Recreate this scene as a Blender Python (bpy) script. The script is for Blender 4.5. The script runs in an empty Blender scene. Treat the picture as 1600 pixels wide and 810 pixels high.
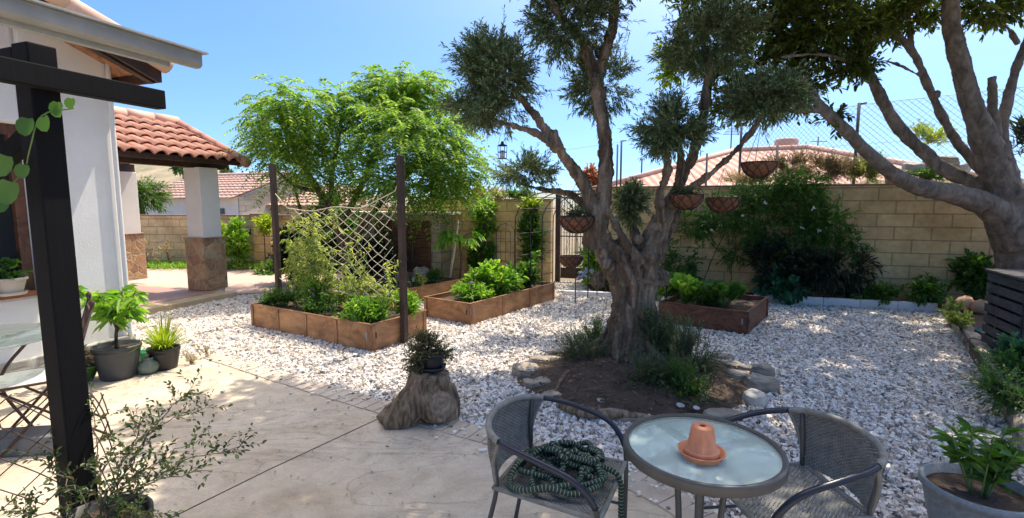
import bpy, math, random
import numpy as np
from mathutils import Vector, Matrix, noise
R = math.radians
C = bpy.context.scene.collection
S = bpy.context.scene
RNG = np.random.default_rng(7)
random.seed(7)

# ------------------------------------------------------------------ camera, sky, sun, exposure
FPX, HOR = 790.0, 318.0
PITCH = math.atan((405 - HOR) / FPX)
CAMZ = 1.6
cam = bpy.data.objects.new('camera', bpy.data.cameras.new('camera'))
C.objects.link(cam)
cam.location = (0, 0, CAMZ)
cam.rotation_euler = (math.pi / 2 - PITCH, 0, 0)
cam.data.sensor_width = 36
cam.data.lens = 36 * FPX / 1600
cam.data.clip_start = 0.05
cam.data.clip_end = 2000
S.camera = cam
SUN_EL, SUN_AZ = R(64), R(38)          # azimuth measured from +Y towards +X
world = bpy.data.worlds.new('World')
S.world = world
world.use_nodes = True
wn = world.node_tree
sky = wn.nodes.new('ShaderNodeTexSky')
sky.sky_type = 'NISHITA'
sky.sun_disc = False
sky.sun_elevation = SUN_EL
sky.sun_rotation = SUN_AZ
sky.air_density = 1.0
sky.dust_density = 0.25
sky.ozone_density = 2.2
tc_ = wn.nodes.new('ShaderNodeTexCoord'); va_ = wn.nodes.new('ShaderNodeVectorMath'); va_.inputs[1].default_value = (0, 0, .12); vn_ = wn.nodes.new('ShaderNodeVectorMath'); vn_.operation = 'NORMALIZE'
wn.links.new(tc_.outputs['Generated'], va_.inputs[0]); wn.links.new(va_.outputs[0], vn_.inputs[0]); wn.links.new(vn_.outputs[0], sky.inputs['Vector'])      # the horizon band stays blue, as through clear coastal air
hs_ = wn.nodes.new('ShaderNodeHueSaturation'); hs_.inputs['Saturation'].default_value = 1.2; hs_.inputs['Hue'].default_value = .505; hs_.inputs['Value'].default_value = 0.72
wn.links.new(sky.outputs[0], hs_.inputs['Color']); 
# warm glow added to the sky round the sun, to fill and neutralise shade
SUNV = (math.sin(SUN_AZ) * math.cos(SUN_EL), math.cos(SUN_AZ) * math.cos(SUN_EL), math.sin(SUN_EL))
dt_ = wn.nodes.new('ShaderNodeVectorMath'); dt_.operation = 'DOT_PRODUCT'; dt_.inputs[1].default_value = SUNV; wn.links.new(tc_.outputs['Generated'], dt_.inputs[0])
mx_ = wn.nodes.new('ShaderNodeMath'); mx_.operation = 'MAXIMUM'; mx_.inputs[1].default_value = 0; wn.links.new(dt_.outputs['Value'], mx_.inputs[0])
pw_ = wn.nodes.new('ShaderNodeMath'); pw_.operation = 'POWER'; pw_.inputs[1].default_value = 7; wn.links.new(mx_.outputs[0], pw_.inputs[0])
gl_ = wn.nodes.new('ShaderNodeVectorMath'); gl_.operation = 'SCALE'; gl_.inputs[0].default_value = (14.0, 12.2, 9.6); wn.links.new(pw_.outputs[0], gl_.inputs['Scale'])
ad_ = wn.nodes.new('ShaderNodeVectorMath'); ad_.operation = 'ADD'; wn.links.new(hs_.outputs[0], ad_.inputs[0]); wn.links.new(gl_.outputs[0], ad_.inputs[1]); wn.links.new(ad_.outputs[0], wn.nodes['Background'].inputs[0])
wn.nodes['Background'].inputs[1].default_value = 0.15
sl = bpy.data.lights.new('sun', 'SUN')
sl.energy = 2.55
sl.angle = R(0.5)
sl.color = (1.0, 0.91, 0.77)
so = bpy.data.objects.new('sun', sl)
C.objects.link(so)
sdir = Vector((math.sin(SUN_AZ) * math.cos(SUN_EL), math.cos(SUN_AZ) * math.cos(SUN_EL), math.sin(SUN_EL)))
so.rotation_euler = sdir.to_track_quat('Z', 'Y').to_euler()
S.view_settings.view_transform = 'Standard'
S.view_settings.look = 'None'
S.view_settings.gamma = 1
S.view_settings.exposure = 1.24
S.view_settings.use_curve_mapping = False
S.render.engine = 'CYCLES'
S.cycles.max_bounces = 8
S.cycles.transparent_max_bounces = 12

# ------------------------------------------------------------------ helpers
_F = np.array([0, math.cos(PITCH), -math.sin(PITCH)])
_U = np.array([0, math.sin(PITCH), math.cos(PITCH)])
def ray(px, py):
    return _F + np.array([(px - 800) / FPX, 0, 0]) + _U * (405 - py) / FPX
def G(px, py, z=0.0):
    d = ray(px, py); t = (z - CAMZ) / d[2]
    return np.array([d[0] * t, d[1] * t, z])
def at(px, py, Y):
    d = ray(px, py); t = Y / d[1]
    return np.array([d[0] * t, Y, CAMZ + d[2] * t])
UD = np.array([0.34, 0.94, 0]); UD /= np.linalg.norm(UD)
ND = np.array([UD[1], -UD[0], 0])
ZD = np.array([0, 0, 1.0])

def tag(o, label=None, cat=None, group=None, kind=None):
    if label: o['label'] = label
    if cat: o['category'] = cat
    if group: o['group'] = group
    if kind: o['kind'] = kind
    return o
def thing(name, label, cat, loc=(0, 0, 0), rz=0, group=None):
    o = bpy.data.objects.new(name, None); C.objects.link(o)
    o.empty_display_size = 0.1
    o.location = tuple(float(v) for v in loc); o.rotation_euler = (0, 0, rz)
    return tag(o, label, cat, group)
def kids(o): return [c for c in bpy.data.objects if c.parent == o]
def copy_tree(o, parent=None):
    c = o.copy(); C.objects.link(c); c.parent = parent
    for ch in kids(o):
        if ch != c: copy_tree(ch, c)
    return c
def wloc(o):
    v = np.zeros(3)
    while o is not None:
        v += np.array(o.location); o = o.parent
    return v

class MB:
    def __init__(s): s.v = []; s.f = {}; s.n = 0; s.uv = None
    def add(s, v, f):
        v = np.asarray(v, float).reshape(-1, 3); f = np.asarray(f, int)
        s.v.append(v); s.f.setdefault(f.shape[1], []).append(f + s.n); s.n += len(v)
        return s
    def box(s, c, size, axes=None):
        x, y, z = [h / 2 for h in size]
        A = np.eye(3) if axes is None else np.array(axes, float)
        p = np.array([[sx * x, sy * y, sz * z] for sx in (-1, 1) for sy in (-1, 1) for sz in (-1, 1)])
        s.add(p @ A + np.array(c), [[0, 1, 3, 2], [4, 6, 7, 5], [0, 4, 5, 1], [2, 3, 7, 6], [0, 2, 6, 4], [1, 5, 7, 3]])
        return s
    def bar(s, a, b, w, h, up=(0, 0, 1)):          # rectangular bar from a to b, w sideways, h along up
        a = np.array(a, float); b = np.array(b, float); d = b - a; L = np.linalg.norm(d); d /= L
        side = np.cross(d, up); side /= np.linalg.norm(side); u2 = np.cross(side, d)
        return s.box((a + b) / 2, (L, w, h), [d, side, u2])
    def tube(s, pts, rad, n=8, closed=False, cap=True, jit=0):
        P = np.array(pts, float); m = len(P)
        r = np.full(m, rad, float) if np.isscalar(rad) else np.array(rad, float)
        T = np.gradient(P, axis=0)
        if closed: T = np.roll(P, -1, 0) - np.roll(P, 1, 0)
        T /= np.linalg.norm(T, axis=1)[:, None] + 1e-12
        ref = np.array([0, 0, 1.0]) if abs(T[0][2]) < .9 else np.array([1.0, 0, 0])
        Ns = []
        nn = np.cross(T[0], ref); nn /= np.linalg.norm(nn)
        for i in range(m):
            nn = nn - T[i] * nn.dot(T[i]); nn /= np.linalg.norm(nn) + 1e-12; Ns.append(nn)
        Ns = np.array(Ns); B = np.cross(T, Ns)
        a = np.arange(n) * 2 * math.pi / n
        rr = r[:, None, None] * (1 + (RNG.uniform(-jit, jit, (m, n, 1)) if jit else 0))
        V = P[:, None, :] + rr * (np.cos(a)[None, :, None] * Ns[:, None, :] + np.sin(a)[None, :, None] * B[:, None, :])
        idx = np.arange(m * n).reshape(m, n)
        k = m if closed else m - 1
        i0 = idx[:k]; i1 = np.roll(idx, -1, 0)[:k]
        F = np.stack([i0, np.roll(i0, -1, 1), np.roll(i1, -1, 1), i1], -1).reshape(-1, 4)
        V = V.reshape(-1, 3); off = s.n
        s.add(V, F)
        if cap and not closed:
            s.v.append(P[[0, -1]]); c0 = s.n; s.n += 2
            f0 = np.stack([np.full(n, c0), off + np.roll(idx[0], -1), off + idx[0]], -1)
            f1 = np.stack([np.full(n, c0 + 1), off + idx[-1], off + np.roll(idx[-1], -1)], -1)
            s.f.setdefault(3, []).append(np.vstack([f0, f1]))
        return s
    def lathe(s, prof, n=32, c=(0, 0, 0)):        # profile of (r,z)
        p = np.array(prof, float); m = len(p); a = np.arange(n) * 2 * math.pi / n
        V = np.stack([p[:, 0, None] * np.cos(a), p[:, 0, None] * np.sin(a), np.repeat(p[:, 1, None], n, 1)], -1)
        idx = np.arange(m * n).reshape(m, n); i0 = idx[:-1]; i1 = idx[1:]
        F = np.stack([i0, np.roll(i0, -1, 1), np.roll(i1, -1, 1), i1], -1).reshape(-1, 4)
        return s.add(V.reshape(-1, 3) + np.array(c, float), F)
    def prism(s, poly, z0, z1):                   # convex or simple polygon
        p = np.array(poly, float)[:, :2]; n = len(p)
        V = np.vstack([np.c_[p, np.full(n, z0)], np.c_[p, np.full(n, z1)]])
        s.add(V, [[i, (i + 1) % n, (i + 1) % n + n, i + n] for i in range(n)])
        s.f.setdefault(n, []).append(np.array([list(range(n))[::-1]]) + s.n - 2 * n)
        s.f.setdefault(n, []).append(np.array([list(range(n, 2 * n))]) + s.n - 2 * n)
        return s
    def xf(s, M):
        M = np.array(M); s.v = [v @ M[:3, :3].T + M[:3, 3] for v in s.v]; return s
    def mesh(s, name, off=None):
        V = np.vstack(s.v)
        if off is not None: V = V - off
        me = bpy.data.meshes.new(name)
        loops, starts, tot = [], [], 0
        for k, fl in s.f.items():
            F = np.vstack(fl); loops.append(F.ravel()); starts.append(tot + np.arange(len(F)) * k); tot += F.size
        loops = np.concatenate(loops); starts = np.concatenate(starts)
        me.vertices.add(len(V)); me.vertices.foreach_set('co', V.astype(np.float32).ravel())
        me.loops.add(tot); me.loops.foreach_set('vertex_index', loops.astype(np.int32))
        me.polygons.add(len(starts)); me.polygons.foreach_set('loop_start', starts.astype(np.int32))
        me.update(calc_edges=True); me.validate()
        return me

def obj(name, mb, mat, parent=None, W=True, smooth=True, bevel=0, label=None):
    """one mesh object; W: the builder holds world coordinates"""
    off = None
    V = np.vstack(mb.v)
    if parent is not None and W: off = wloc(parent)
    if parent is None and W:
        off = np.array([(V[:, 0].min() + V[:, 0].max()) / 2, (V[:, 1].min() + V[:, 1].max()) / 2, V[:, 2].min()])
    me = mb.mesh(name, off)
    if mat: me.materials.append(mat)
    o = bpy.data.objects.new(name, me); C.objects.link(o)
    if parent is not None: o.parent = parent
    elif W: o.location = tuple(off)
    me.polygons.foreach_set('use_smooth', [bool(smooth)] * len(me.polygons))
    if smooth == 'auto':
        me.polygons.foreach_set('use_smooth', [False] * len(me.polygons))
    if bevel:
        m = o.modifiers.new('b', 'BEVEL'); m.width = bevel; m.segments = 2; m.limit_method = 'ANGLE'
    if label: o['label'] = label
    return o
def struct(name, mb, mat, **k): return tag(obj(name, mb, mat, **k), kind='structure')

def organic(name, mb, mat, voxel=.015, parent=None, smooth_it=2, disp=((.05, .02),), label=None):
    """tubes fused by voxel remesh, then roughened; stored as plain mesh"""
    tmp = obj(name, mb, mat, W=True)
    loc = Vector(tmp.location)
    m = tmp.modifiers.new('r', 'REMESH'); m.mode = 'VOXEL'; m.voxel_size = voxel; m.use_smooth_shade = True
    if smooth_it:
        sm = tmp.modifiers.new('s', 'SMOOTH'); sm.iterations = smooth_it; sm.factor = .5
    for i, (sc, st) in enumerate(disp):
        tx = bpy.data.textures.new(name + '_t', 'CLOUDS'); tx.noise_scale = sc; tx.noise_depth = 3
        d = tmp.modifiers.new('d%d' % i, 'DISPLACE'); d.texture = tx; d.strength = st; d.mid_level = .5; d.texture_coords = 'LOCAL'
    dg = bpy.context.evaluated_depsgraph_get(); dg.update()
    me = bpy.data.meshes.new_from_object(tmp.evaluated_get(dg), depsgraph=dg)
    me.name = name
    tmp.modifiers.clear(); old = tmp.data; tmp.data = me; bpy.data.meshes.remove(old)
    if not me.materials and mat: me.materials.append(mat)
    me.polygons.foreach_set('use_smooth', [True] * len(me.polygons))
    if parent is not None:
        tmp.parent = parent; tmp.location = loc - Vector(wloc(parent))
    if label: tmp['label'] = label
    return tmp

def spline(pts, k=6):
    """Catmull-Rom through rows of any width"""
    P = np.array(pts, float); P = np.vstack([2 * P[0] - P[1], P, 2 * P[-1] - P[-2]]); out = []
    for i in range(1, len(P) - 2):
        for t in np.linspace(0, 1, k, endpoint=False):
            a, b, c, d = P[i - 1:i + 3]
            out.append(.5 * (2 * b + (c - a) * t + (2 * a - 5 * b + 4 * c - d) * t * t + (3 * b - a - 3 * c + d) * t ** 3))
    out.append(P[-2]); return np.array(out)
def nrm(a): return a / (np.linalg.norm(a, axis=-1, keepdims=True) + 1e-9)
def rdir(n): return nrm(RNG.normal(size=(n, 3)))

# ------------------------------------------------------------------ materials
def newmat(name):
    m = bpy.data.materials.new(name); m.use_nodes = True
    return m, m.node_tree, m.node_tree.nodes['Principled BSDF']
def lin(c): return (c[0], c[1], c[2], 1)
def ramp(nt, stops):
    r = nt.nodes.new('ShaderNodeValToRGB'); e = r.color_ramp.elements
    while len(e) < len(stops): e.new(.5)
    for el, (p, c) in zip(e, stops): el.position = p; el.color = lin(c)
    return r
def coords(nt, scale=(1, 1, 1), src='Object', rot=(0, 0, 0)):
    t = nt.nodes.new('ShaderNodeTexCoord'); m = nt.nodes.new('ShaderNodeMapping')
    m.inputs['Scale'].default_value = scale; m.inputs['Rotation'].default_value = rot
    nt.links.new(t.outputs[src], m.inputs[0]); return m
def noisetex(nt, vec, scale, detail=5, rough=.6, dist=0):
    n = nt.nodes.new('ShaderNodeTexNoise'); n.inputs['Scale'].default_value = scale
    n.inputs['Detail'].default_value = detail; n.inputs['Roughness'].default_value = rough; n.inputs['Distortion'].default_value = dist
    nt.links.new(vec.outputs[0], n.inputs['Vector']); return n
def bump(nt, b, h, strength=.5, dist=.01):
    n = nt.nodes.new('ShaderNodeBump'); n.inputs['Strength'].default_value = strength; n.inputs['Distance'].default_value = dist
    nt.links.new(h, n.inputs['Height']); nt.links.new(n.outputs[0], b.inputs['Normal']); return n
def mixc(nt, fac, a, b, mode='MIX'):
    m = nt.nodes.new('ShaderNodeMix'); m.data_type = 'RGBA'; m.blend_type = mode
    for s_, v in ((m.inputs[0], fac), (m.inputs[6], a), (m.inputs[7], b)):
        if isinstance(v, (int, float)): s_.default_value = v
        elif isinstance(v, tuple): s_.default_value = lin(v)
        else: nt.links.new(v, s_)
    return m.outputs[2]
def plain(name, c1, c2=None, scale=8, rough=.7, bscale=40, bstr=.3, bdist=.004, stretch=(1, 1, 1), metal=0, detail=6):
    m, nt, b = newmat(name); v = coords(nt, stretch)
    c2 = c2 or tuple(x * .75 for x in c1)
    n = noisetex(nt, v, scale, detail)
    r = ramp(nt, [(.3, c2), (.7, c1)]); nt.links.new(n.outputs[0], r.inputs[0]); nt.links.new(r.outputs[0], b.inputs['Base Color'])
    b.inputs['Roughness'].default_value = rough; b.inputs['Metallic'].default_value = metal
    if bstr:
        n2 = noisetex(nt, v, bscale, 6); bump(nt, b, n2.outputs[0], bstr, bdist)
    return m
def leafmat(name, cs, trans=.35, rough=.45, tc=None):
    m, nt, b = newmat(name)
    g = nt.nodes.new('ShaderNodeNewGeometry')
    r = ramp(nt, [(i / max(1, len(cs) - 1), c) for i, c in enumerate(cs)])
    nt.links.new(g.outputs['Random Per Island'], r.inputs[0])
    nt.links.new(r.outputs[0], b.inputs['Base Color']); b.inputs['Roughness'].default_value = rough
    b.inputs['Specular IOR Level'].default_value = .35
    t = nt.nodes.new('ShaderNodeBsdfTranslucent')
    tcol = mixc(nt, 1.0, r.outputs[0], tc or (1.6, 1.7, .7), 'MULTIPLY'); nt.links.new(tcol, t.inputs[0])
    mx = nt.nodes.new('ShaderNodeMixShader'); mx.inputs[0].default_value = trans
    nt.links.new(b.outputs[0], mx.inputs[1]); nt.links.new(t.outputs[0], mx.inputs[2])
    nt.links.new(mx.outputs[0], nt.nodes['Material Output'].inputs[0]); return m
def blockwall_mat(name, c1, c2, mortar, bw=.49, bh=.205):
    m, nt, b = newmat(name)
    t = nt.nodes.new('ShaderNodeTexCoord'); sp = nt.nodes.new('ShaderNodeSeparateXYZ'); cb = nt.nodes.new('ShaderNodeCombineXYZ')
    nt.links.new(t.outputs['Object'], sp.inputs[0]); nt.links.new(sp.outputs[0], cb.inputs[0]); nt.links.new(sp.outputs[2], cb.inputs[1])
    nz = noisetex(nt, cb, 3, 3); 
    br = nt.nodes.new('ShaderNodeTexBrick'); nt.links.new(cb.outputs[0], br.inputs['Vector'])
    br.inputs['Scale'].default_value = 1; br.inputs['Brick Width'].default_value = bw; br.inputs['Row Height'].default_value = bh
    br.inputs['Mortar Size'].default_value = .012; br.inputs['Mortar Smooth'].default_value = .35; br.inputs['Bias'].default_value = -.1
    br.inputs['Color1'].default_value = lin(c1); br.inputs['Color2'].default_value = lin(c2); br.inputs['Mortar'].default_value = lin(mortar)
    n2 = noisetex(nt, cb, 9, 8, .7); r = ramp(nt, [(.3, (.72, .70, .66)), (.65, (1.05, 1.03, 1))]); nt.links.new(n2.outputs[0], r.inputs[0])
    col = mixc(nt, .8, br.outputs[0], r.outputs[0], 'MULTIPLY')
    r2 = ramp(nt, [(.35, (.78, .74, .7)), (.6, (1, 1, 1))]); nt.links.new(nz.outputs[0], r2.inputs[0])
    col = mixc(nt, .7, col, r2.outputs[0], 'MULTIPLY'); nt.links.new(col, b.inputs['Base Color'])
    b.inputs['Roughness'].default_value = .9
    n4 = noisetex(nt, cb, .9, 4, .6, 1); r4 = ramp(nt, [(.35, (.80, .76, .70)), (.62, (1.06, 1.05, 1.02))]); nt.links.new(n4.outputs[0], r4.inputs[0]); nt.links.new(mixc(nt, 1.0, col, r4.outputs[0], 'MULTIPLY'), b.inputs['Base Color'])
    n3 = noisetex(nt, cb, 60, 4, .7)
    mth = nt.nodes.new('ShaderNodeMath'); mth.operation = 'MULTIPLY_ADD'
    nt.links.new(br.outputs['Fac'], mth.inputs[0]); mth.inputs[1].default_value = -1.0; nt.links.new(n3.outputs[0], mth.inputs[2])
    bump(nt, b, mth.outputs[0], .8, .010); return m
def stonemosaic(name, cs, mortar, scale=4):
    m, nt, b = newmat(name); v = coords(nt)
    nz = noisetex(nt, v, 2.5, 2)
    mp = mixc(nt, .12, v.outputs[0], nz.outputs[1])
    vo = nt.nodes.new('ShaderNodeTexVoronoi'); vo.inputs['Scale'].default_value = scale; nt.links.new(mp, vo.inputs['Vector'])
    ve = nt.nodes.new('ShaderNodeTexVoronoi'); ve.feature = 'DISTANCE_TO_EDGE'; ve.inputs['Scale'].default_value = scale; nt.links.new(mp, ve.inputs['Vector'])
    r = ramp(nt, [(i / (len(cs) - 1), c) for i, c in enumerate(cs)]); nt.links.new(vo.outputs['Color'], r.inputs[0])
    e = ramp(nt, [(.02, (0, 0, 0)), (.06, (1, 1, 1))]); nt.links.new(ve.outputs['Distance'], e.inputs[0])
    n2 = noisetex(nt, v, 12, 6); r2 = ramp(nt, [(.3, (.6, .58, .55)), (.7, (1.1, 1.1, 1.1))]); nt.links.new(n2.outputs[0], r2.inputs[0])
    c = mixc(nt, .9, r.outputs[0], r2.outputs[0], 'MULTIPLY'); c = mixc(nt, e.outputs[0], mortar, c); nt.links.new(c, b.inputs['Base Color'])
    b.inputs['Roughness'].default_value = .85
    a = nt.nodes.new('ShaderNodeMath'); a.operation = 'MULTIPLY_ADD'; nt.links.new(e.outputs[0], a.inputs[0]); a.inputs[1].default_value = .8; nt.links.new(n2.outputs[0], a.inputs[2])
    bump(nt, b, a.outputs[0], .8, .02); return m
def woodmat(name, c1, c2, stretch=(1, 1, 1), scale=3, rough=.6, ring=9, bs=.25):
    m, nt, b = newmat(name); v = coords(nt, stretch)
    n = noisetex(nt, v, scale, 6, .6, 1.2)
    w = nt.nodes.new('ShaderNodeMath'); w.operation = 'MULTIPLY'; nt.links.new(n.outputs[0], w.inputs[0]); w.inputs[1].default_value = ring
    f = nt.nodes.new('ShaderNodeMath'); f.operation = 'PINGPONG'; nt.links.new(w.outputs[0], f.inputs[0]); f.inputs[1].default_value = 1
    n2 = noisetex(nt, v, scale * 8, 6, .7)
    a = nt.nodes.new('ShaderNodeMath'); a.operation = 'ADD'; nt.links.new(f.outputs[0], a.inputs[0]); nt.links.new(n2.outputs[0], a.inputs[1])
    r = ramp(nt, [(.35, c2), (.62, tuple((x + y) / 2 for x, y in zip(c1, c2))), (1.0, c1)])
    hh = nt.nodes.new('ShaderNodeMath'); hh.operation = 'MULTIPLY'; nt.links.new(a.outputs[0], hh.inputs[0]); hh.inputs[1].default_value = .62
    nt.links.new(hh.outputs[0], r.inputs[0]); vg = coords(nt); ng = noisetex(nt, vg, 3.2, 5, .7, .8); rg_ = ramp(nt, [(.32, (.55, .5, .46)), (.5, (.95, .95, .95)), (.72, (1.22, 1.2, 1.15))]); nt.links.new(ng.outputs[0], rg_.inputs[0]); nt.links.new(mixc(nt, 1.0, r.outputs[0], rg_.outputs[0], 'MULTIPLY'), b.inputs['Base Color'])
    b.inputs['Roughness'].default_value = rough; bump(nt, b, a.outputs[0], bs, .004); return m
def barkmat(name, c1, c2, stretch=(1, 1, .25), scale=9, bstr=.9, bdist=.02, crack=(.35, .5)):
    m, nt, b = newmat(name); v = coords(nt, stretch)
    n = noisetex(nt, v, scale, 9, .68, .6)
    r = ramp(nt, [(crack[0], tuple(x * .35 for x in c2)), (crack[1], c2), (.68, c1)]); nt.links.new(n.outputs[0], r.inputs[0])
    v2 = coords(nt); n2 = noisetex(nt, v2, 3, 3); r2 = ramp(nt, [(.35, (.7, .72, .66)), (.65, (1.1, 1.05, 1))]); nt.links.new(n2.outputs[0], r2.inputs[0])
    c = mixc(nt, .8, r.outputs[0], r2.outputs[0], 'MULTIPLY'); nt.links.new(c, b.inputs['Base Color'])
    b.inputs['Roughness'].default_value = .9; b.inputs['Specular IOR Level'].default_value = .2
    bump(nt, b, n.outputs[0], bstr, bdist); return m

M = {}
M['plaster'] = plain('white_plaster', (.84, .81, .76), (.74, .71, .665), 2.2, .9, 70, .6, .005)
M['block'] = blockwall_mat('cream_block', (.88, .65, .34), (.78, .56, .28), (.56, .40, .21))
M['blockl'] = blockwall_mat('cream_block_small', (.88, .67, .37), (.80, .60, .32), (.55, .40, .22), .42, .2)
M['coping'] = plain('coping', (.28, .19, .13), (.18, .12, .08), 8)
M['rubble'] = stonemosaic('rustic_stone', [(.42, .24, .13), (.55, .36, .2), (.34, .2, .12), (.5, .3, .17)], (.42, .33, .22), 6)
M['plinth'] = stonemosaic('grey_flagstone', [(.30, .28, .24), (.42, .39, .34), (.24, .23, .21)], (.5, .47, .4), 3.5)
M['tile'] = None
def tilemat(name, cs, scale=5):
    m, nt, b = newmat(name); v = coords(nt)
    n = noisetex(nt, v, scale, 5, .7); r = ramp(nt, [(.25 + .5 * i / (len(cs) - 1), c) for i, c in enumerate(cs)]); nt.links.new(n.outputs[0], r.inputs[0])
    n2 = noisetex(nt, v, 60, 5); nt.links.new(r.outputs[0], b.inputs['Base Color']); b.inputs['Roughness'].default_value = .85
    bump(nt, b, n2.outputs[0], .3, .004); return m
M['tile'] = tilemat('roof_tile', [(.30, .13, .09), (.46, .21, .14), (.60, .36, .26)], 3.5)
M['tilep'] = tilemat('pink_roof_tile', [(.58, .31, .22), (.68, .42, .31), (.74, .53, .41)], 2)
M['darkwood'] = woodmat('dark_brown_wood', (.075, .032, .018), (.035, .015, .009), (1, 1, 1), 5)
M['soffit'] = woodmat('orange_soffit_wood', (.48, .22, .09), (.25, .10, .045), (1, 1, 1), 3)
M['gutter'] = plain('grey_gutter', (.36, .35, .31), (.27, .265, .24), 4, .45, 20, .1)
M['blackpaint'] = plain('black_painted_timber', (.007, .006, .006), (.004, .004, .004), 6, .8, 60, .5, .003, (1, 1, .1)); M['blackpaint'].node_tree.nodes['Principled BSDF'].inputs['Specular IOR Level'].default_value = .2
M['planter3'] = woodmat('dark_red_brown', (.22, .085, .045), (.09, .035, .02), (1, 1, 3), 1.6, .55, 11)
M['planter'] = woodmat('plywood_red_brown', (.50, .27, .125), (.30, .14, .06), (1, 1, 3.5), 1.3, .6, 5)
M['planterd'] = woodmat('batten_red_brown', (.38, .19, .09), (.24, .11, .05), (3, 3, .6), 3, .55)
M['post'] = woodmat('dark_post', (.075, .042, .028), (.035, .02, .014), (4, 4, .4), 4, .7)
M['soil'] = plain('soil', (.10, .065, .042), (.045, .03, .02), 14, .95, 50, 1, .02)
M['metal'] = plain('dark_grey_tube', (.075, .075, .07), (.05, .05, .047), 12, .38, 0, 0)
M['bluemetal'] = plain('navy_plastic_arm', (.018, .021, .034), (.012, .014, .024), 10, .32, 0, 0)
M['iron'] = plain('black_iron', (.018, .016, .015), (.03, .02, .015), 20, .55, 80, .2)
M['rust'] = plain('rusty_iron', (.10, .05, .03), (.035, .022, .017), 20, .8, 80, .3)
M['wire'] = plain('galvanised_wire', (.30, .31, .32), None, 10, .5, 0, 0)
M['string'] = plain('cream_string', (.80, .70, .50), None, 10, .9, 0, 0)
M['terra'] = plain('terracotta', (.62, .27, .145), (.47, .165, .075), 16, .8, 90, .5, .003, (1, 1, .6), detail=9)
M['coco'] = plain('coco_liner', (.30, .12, .05), (.13, .05, .022), 25, .95, 90, 1, .01)
M['potgrey'] = plain('slate_plastic', (.055, .06, .063), (.04, .045, .048), 3, .42, 50, .1)
M['potblack'] = plain('black_plastic', (.02, .02, .021), None, 3, .4, 0, 0)
M['potcream'] = plain('cream_plastic', (.62, .53, .42), (.5, .42, .33), 3, .6, 0, 0)
M['potstone'] = plain('speckled_grey_pot', (.25, .27, .27), (.15, .165, .17), 60, .55, 60, .2)
M['potgreen'] = plain('green_glaze', (.06, .14, .02), (.03, .08, .015), 14, .25, 0, 0)
M['greenplastic'] = plain('green_plastic', (.01, .30, .10), None, 3, .4, 0, 0)
M['teal'] = plain('teal_plastic', (.015, .17, .16), (.01, .1, .1), 3, .4, 0, 0)
M['blue'] = plain('blue_plastic', (.02, .12, .32), None, 3, .4, 0, 0)
M['kerb'] = plain('white_kerb', (.86, .84, .80), (.74, .72, .68), 3, .8, 60, .3, .003)
M['slab'] = plain('grey_slab', (.16, .155, .15), (.1, .1, .1), 6, .8, 40, .5)
M['schist'] = plain('schist', (.52, .43, .32), (.22, .18, .13), 5, .85, 22, 1, .02, (1, 1, 5))
M['quartz'] = plain('pale_quartz', (.62, .57, .50), (.4, .36, .3), 6, .7, 20, .8, .015)
M['sleeper'] = woodmat('weathered_sleeper', (.50, .43, .34), (.20, .17, .135), (1, 1, 1), 5, .9, 10, .7)
M['bin'] = woodmat('grey_black_slats', (.085, .078, .070), (.035, .032, .03), (1, 1, 5), 4, .8)
M['shutter'] = woodmat('brown_shutter', (.22, .115, .06), (.11, .055, .03), (1, 1, 6), 4, .7)
M['doortimber'] = woodmat('window_timber', (.16, .065, .03), (.08, .032, .016), (1, 1, 1), 5, .5)
M['shell'] = plain('shell', (.75, .7, .62), None, 8, .4, 0, 0)
M['oliveb'] = barkmat('olive_bark', (.48, .35, .245), (.20, .14, .095), (1, 1, .22), 11, 1, .04)
M['ficusb'] = barkmat('grey_smooth_bark', (.33, .27, .22), (.17, .135, .11), (1, 1, .55), 9, 1, .02, (.25, .45))
M['thinb'] = barkmat('brown_bark', (.22, .16, .11), (.12, .085, .06), (1, 1, .3), 14, .6, .008)
M['stump'] = barkmat('weathered_stump', (.52, .39, .27), (.27, .185, .12), (2.2, 2.2, .3), 9, 1, .03, (.38, .5))
M['twig'] = plain('twig', (.16, .12, .08), None, 8, .9, 0, 0)
M['gstem'] = plain('green_stem', (.16, .24, .06), None, 8, .7, 0, 0)
M['l_olive'] = leafmat('olive_leaves', [(.075, .11, .045), (.125, .17, .07), (.22, .27, .13), (.40, .44, .28)], .38, .5, (1.2, 1.4, .8))
M['l_fern'] = leafmat('fern_leaves', [(.06, .14, .025), (.11, .22, .035), (.17, .31, .05), (.25, .38, .07), (.34, .40, .11)], .5, .5)
M['l_dark'] = leafmat('dark_glossy_leaves', [(.035, .06, .014), (.06, .095, .02), (.11, .155, .03), (.20, .22, .05)], .42, .35)
M['l_yel'] = leafmat('yellow_green_leaves', [(.11, .20, .02), (.22, .32, .03), (.36, .42, .045), (.42, .45, .06)], .45, .45)
M['l_veg'] = leafmat('vegetable_leaves', [(.08, .20, .025), (.15, .31, .035), (.24, .41, .05), (.36, .48, .10)], .45, .5)
M['l_mid'] = leafmat('mid_green_leaves', [(.04, .11, .02), (.07, .16, .025), (.12, .22, .04)], .4, .45)
M['l_deep'] = leafmat('deep_green_leaves', [(.04, .105, .022), (.065, .16, .03), (.12, .24, .05)], .35, .4)
M['l_blackish'] = leafmat('blackish_leaves', [(.018, .024, .016), (.03, .042, .026), (.05, .075, .04)], .2, .4)
M['l_blue'] = leafmat('blue_green_leaves', [(.03, .12, .06), (.05, .17, .09), (.08, .2, .12)], .35, .45)
M['l_tom'] = leafmat('pale_vine_leaves', [(.16, .22, .05), (.26, .32, .09), (.36, .40, .14), (.44, .42, .2)], .5, .6)
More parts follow.
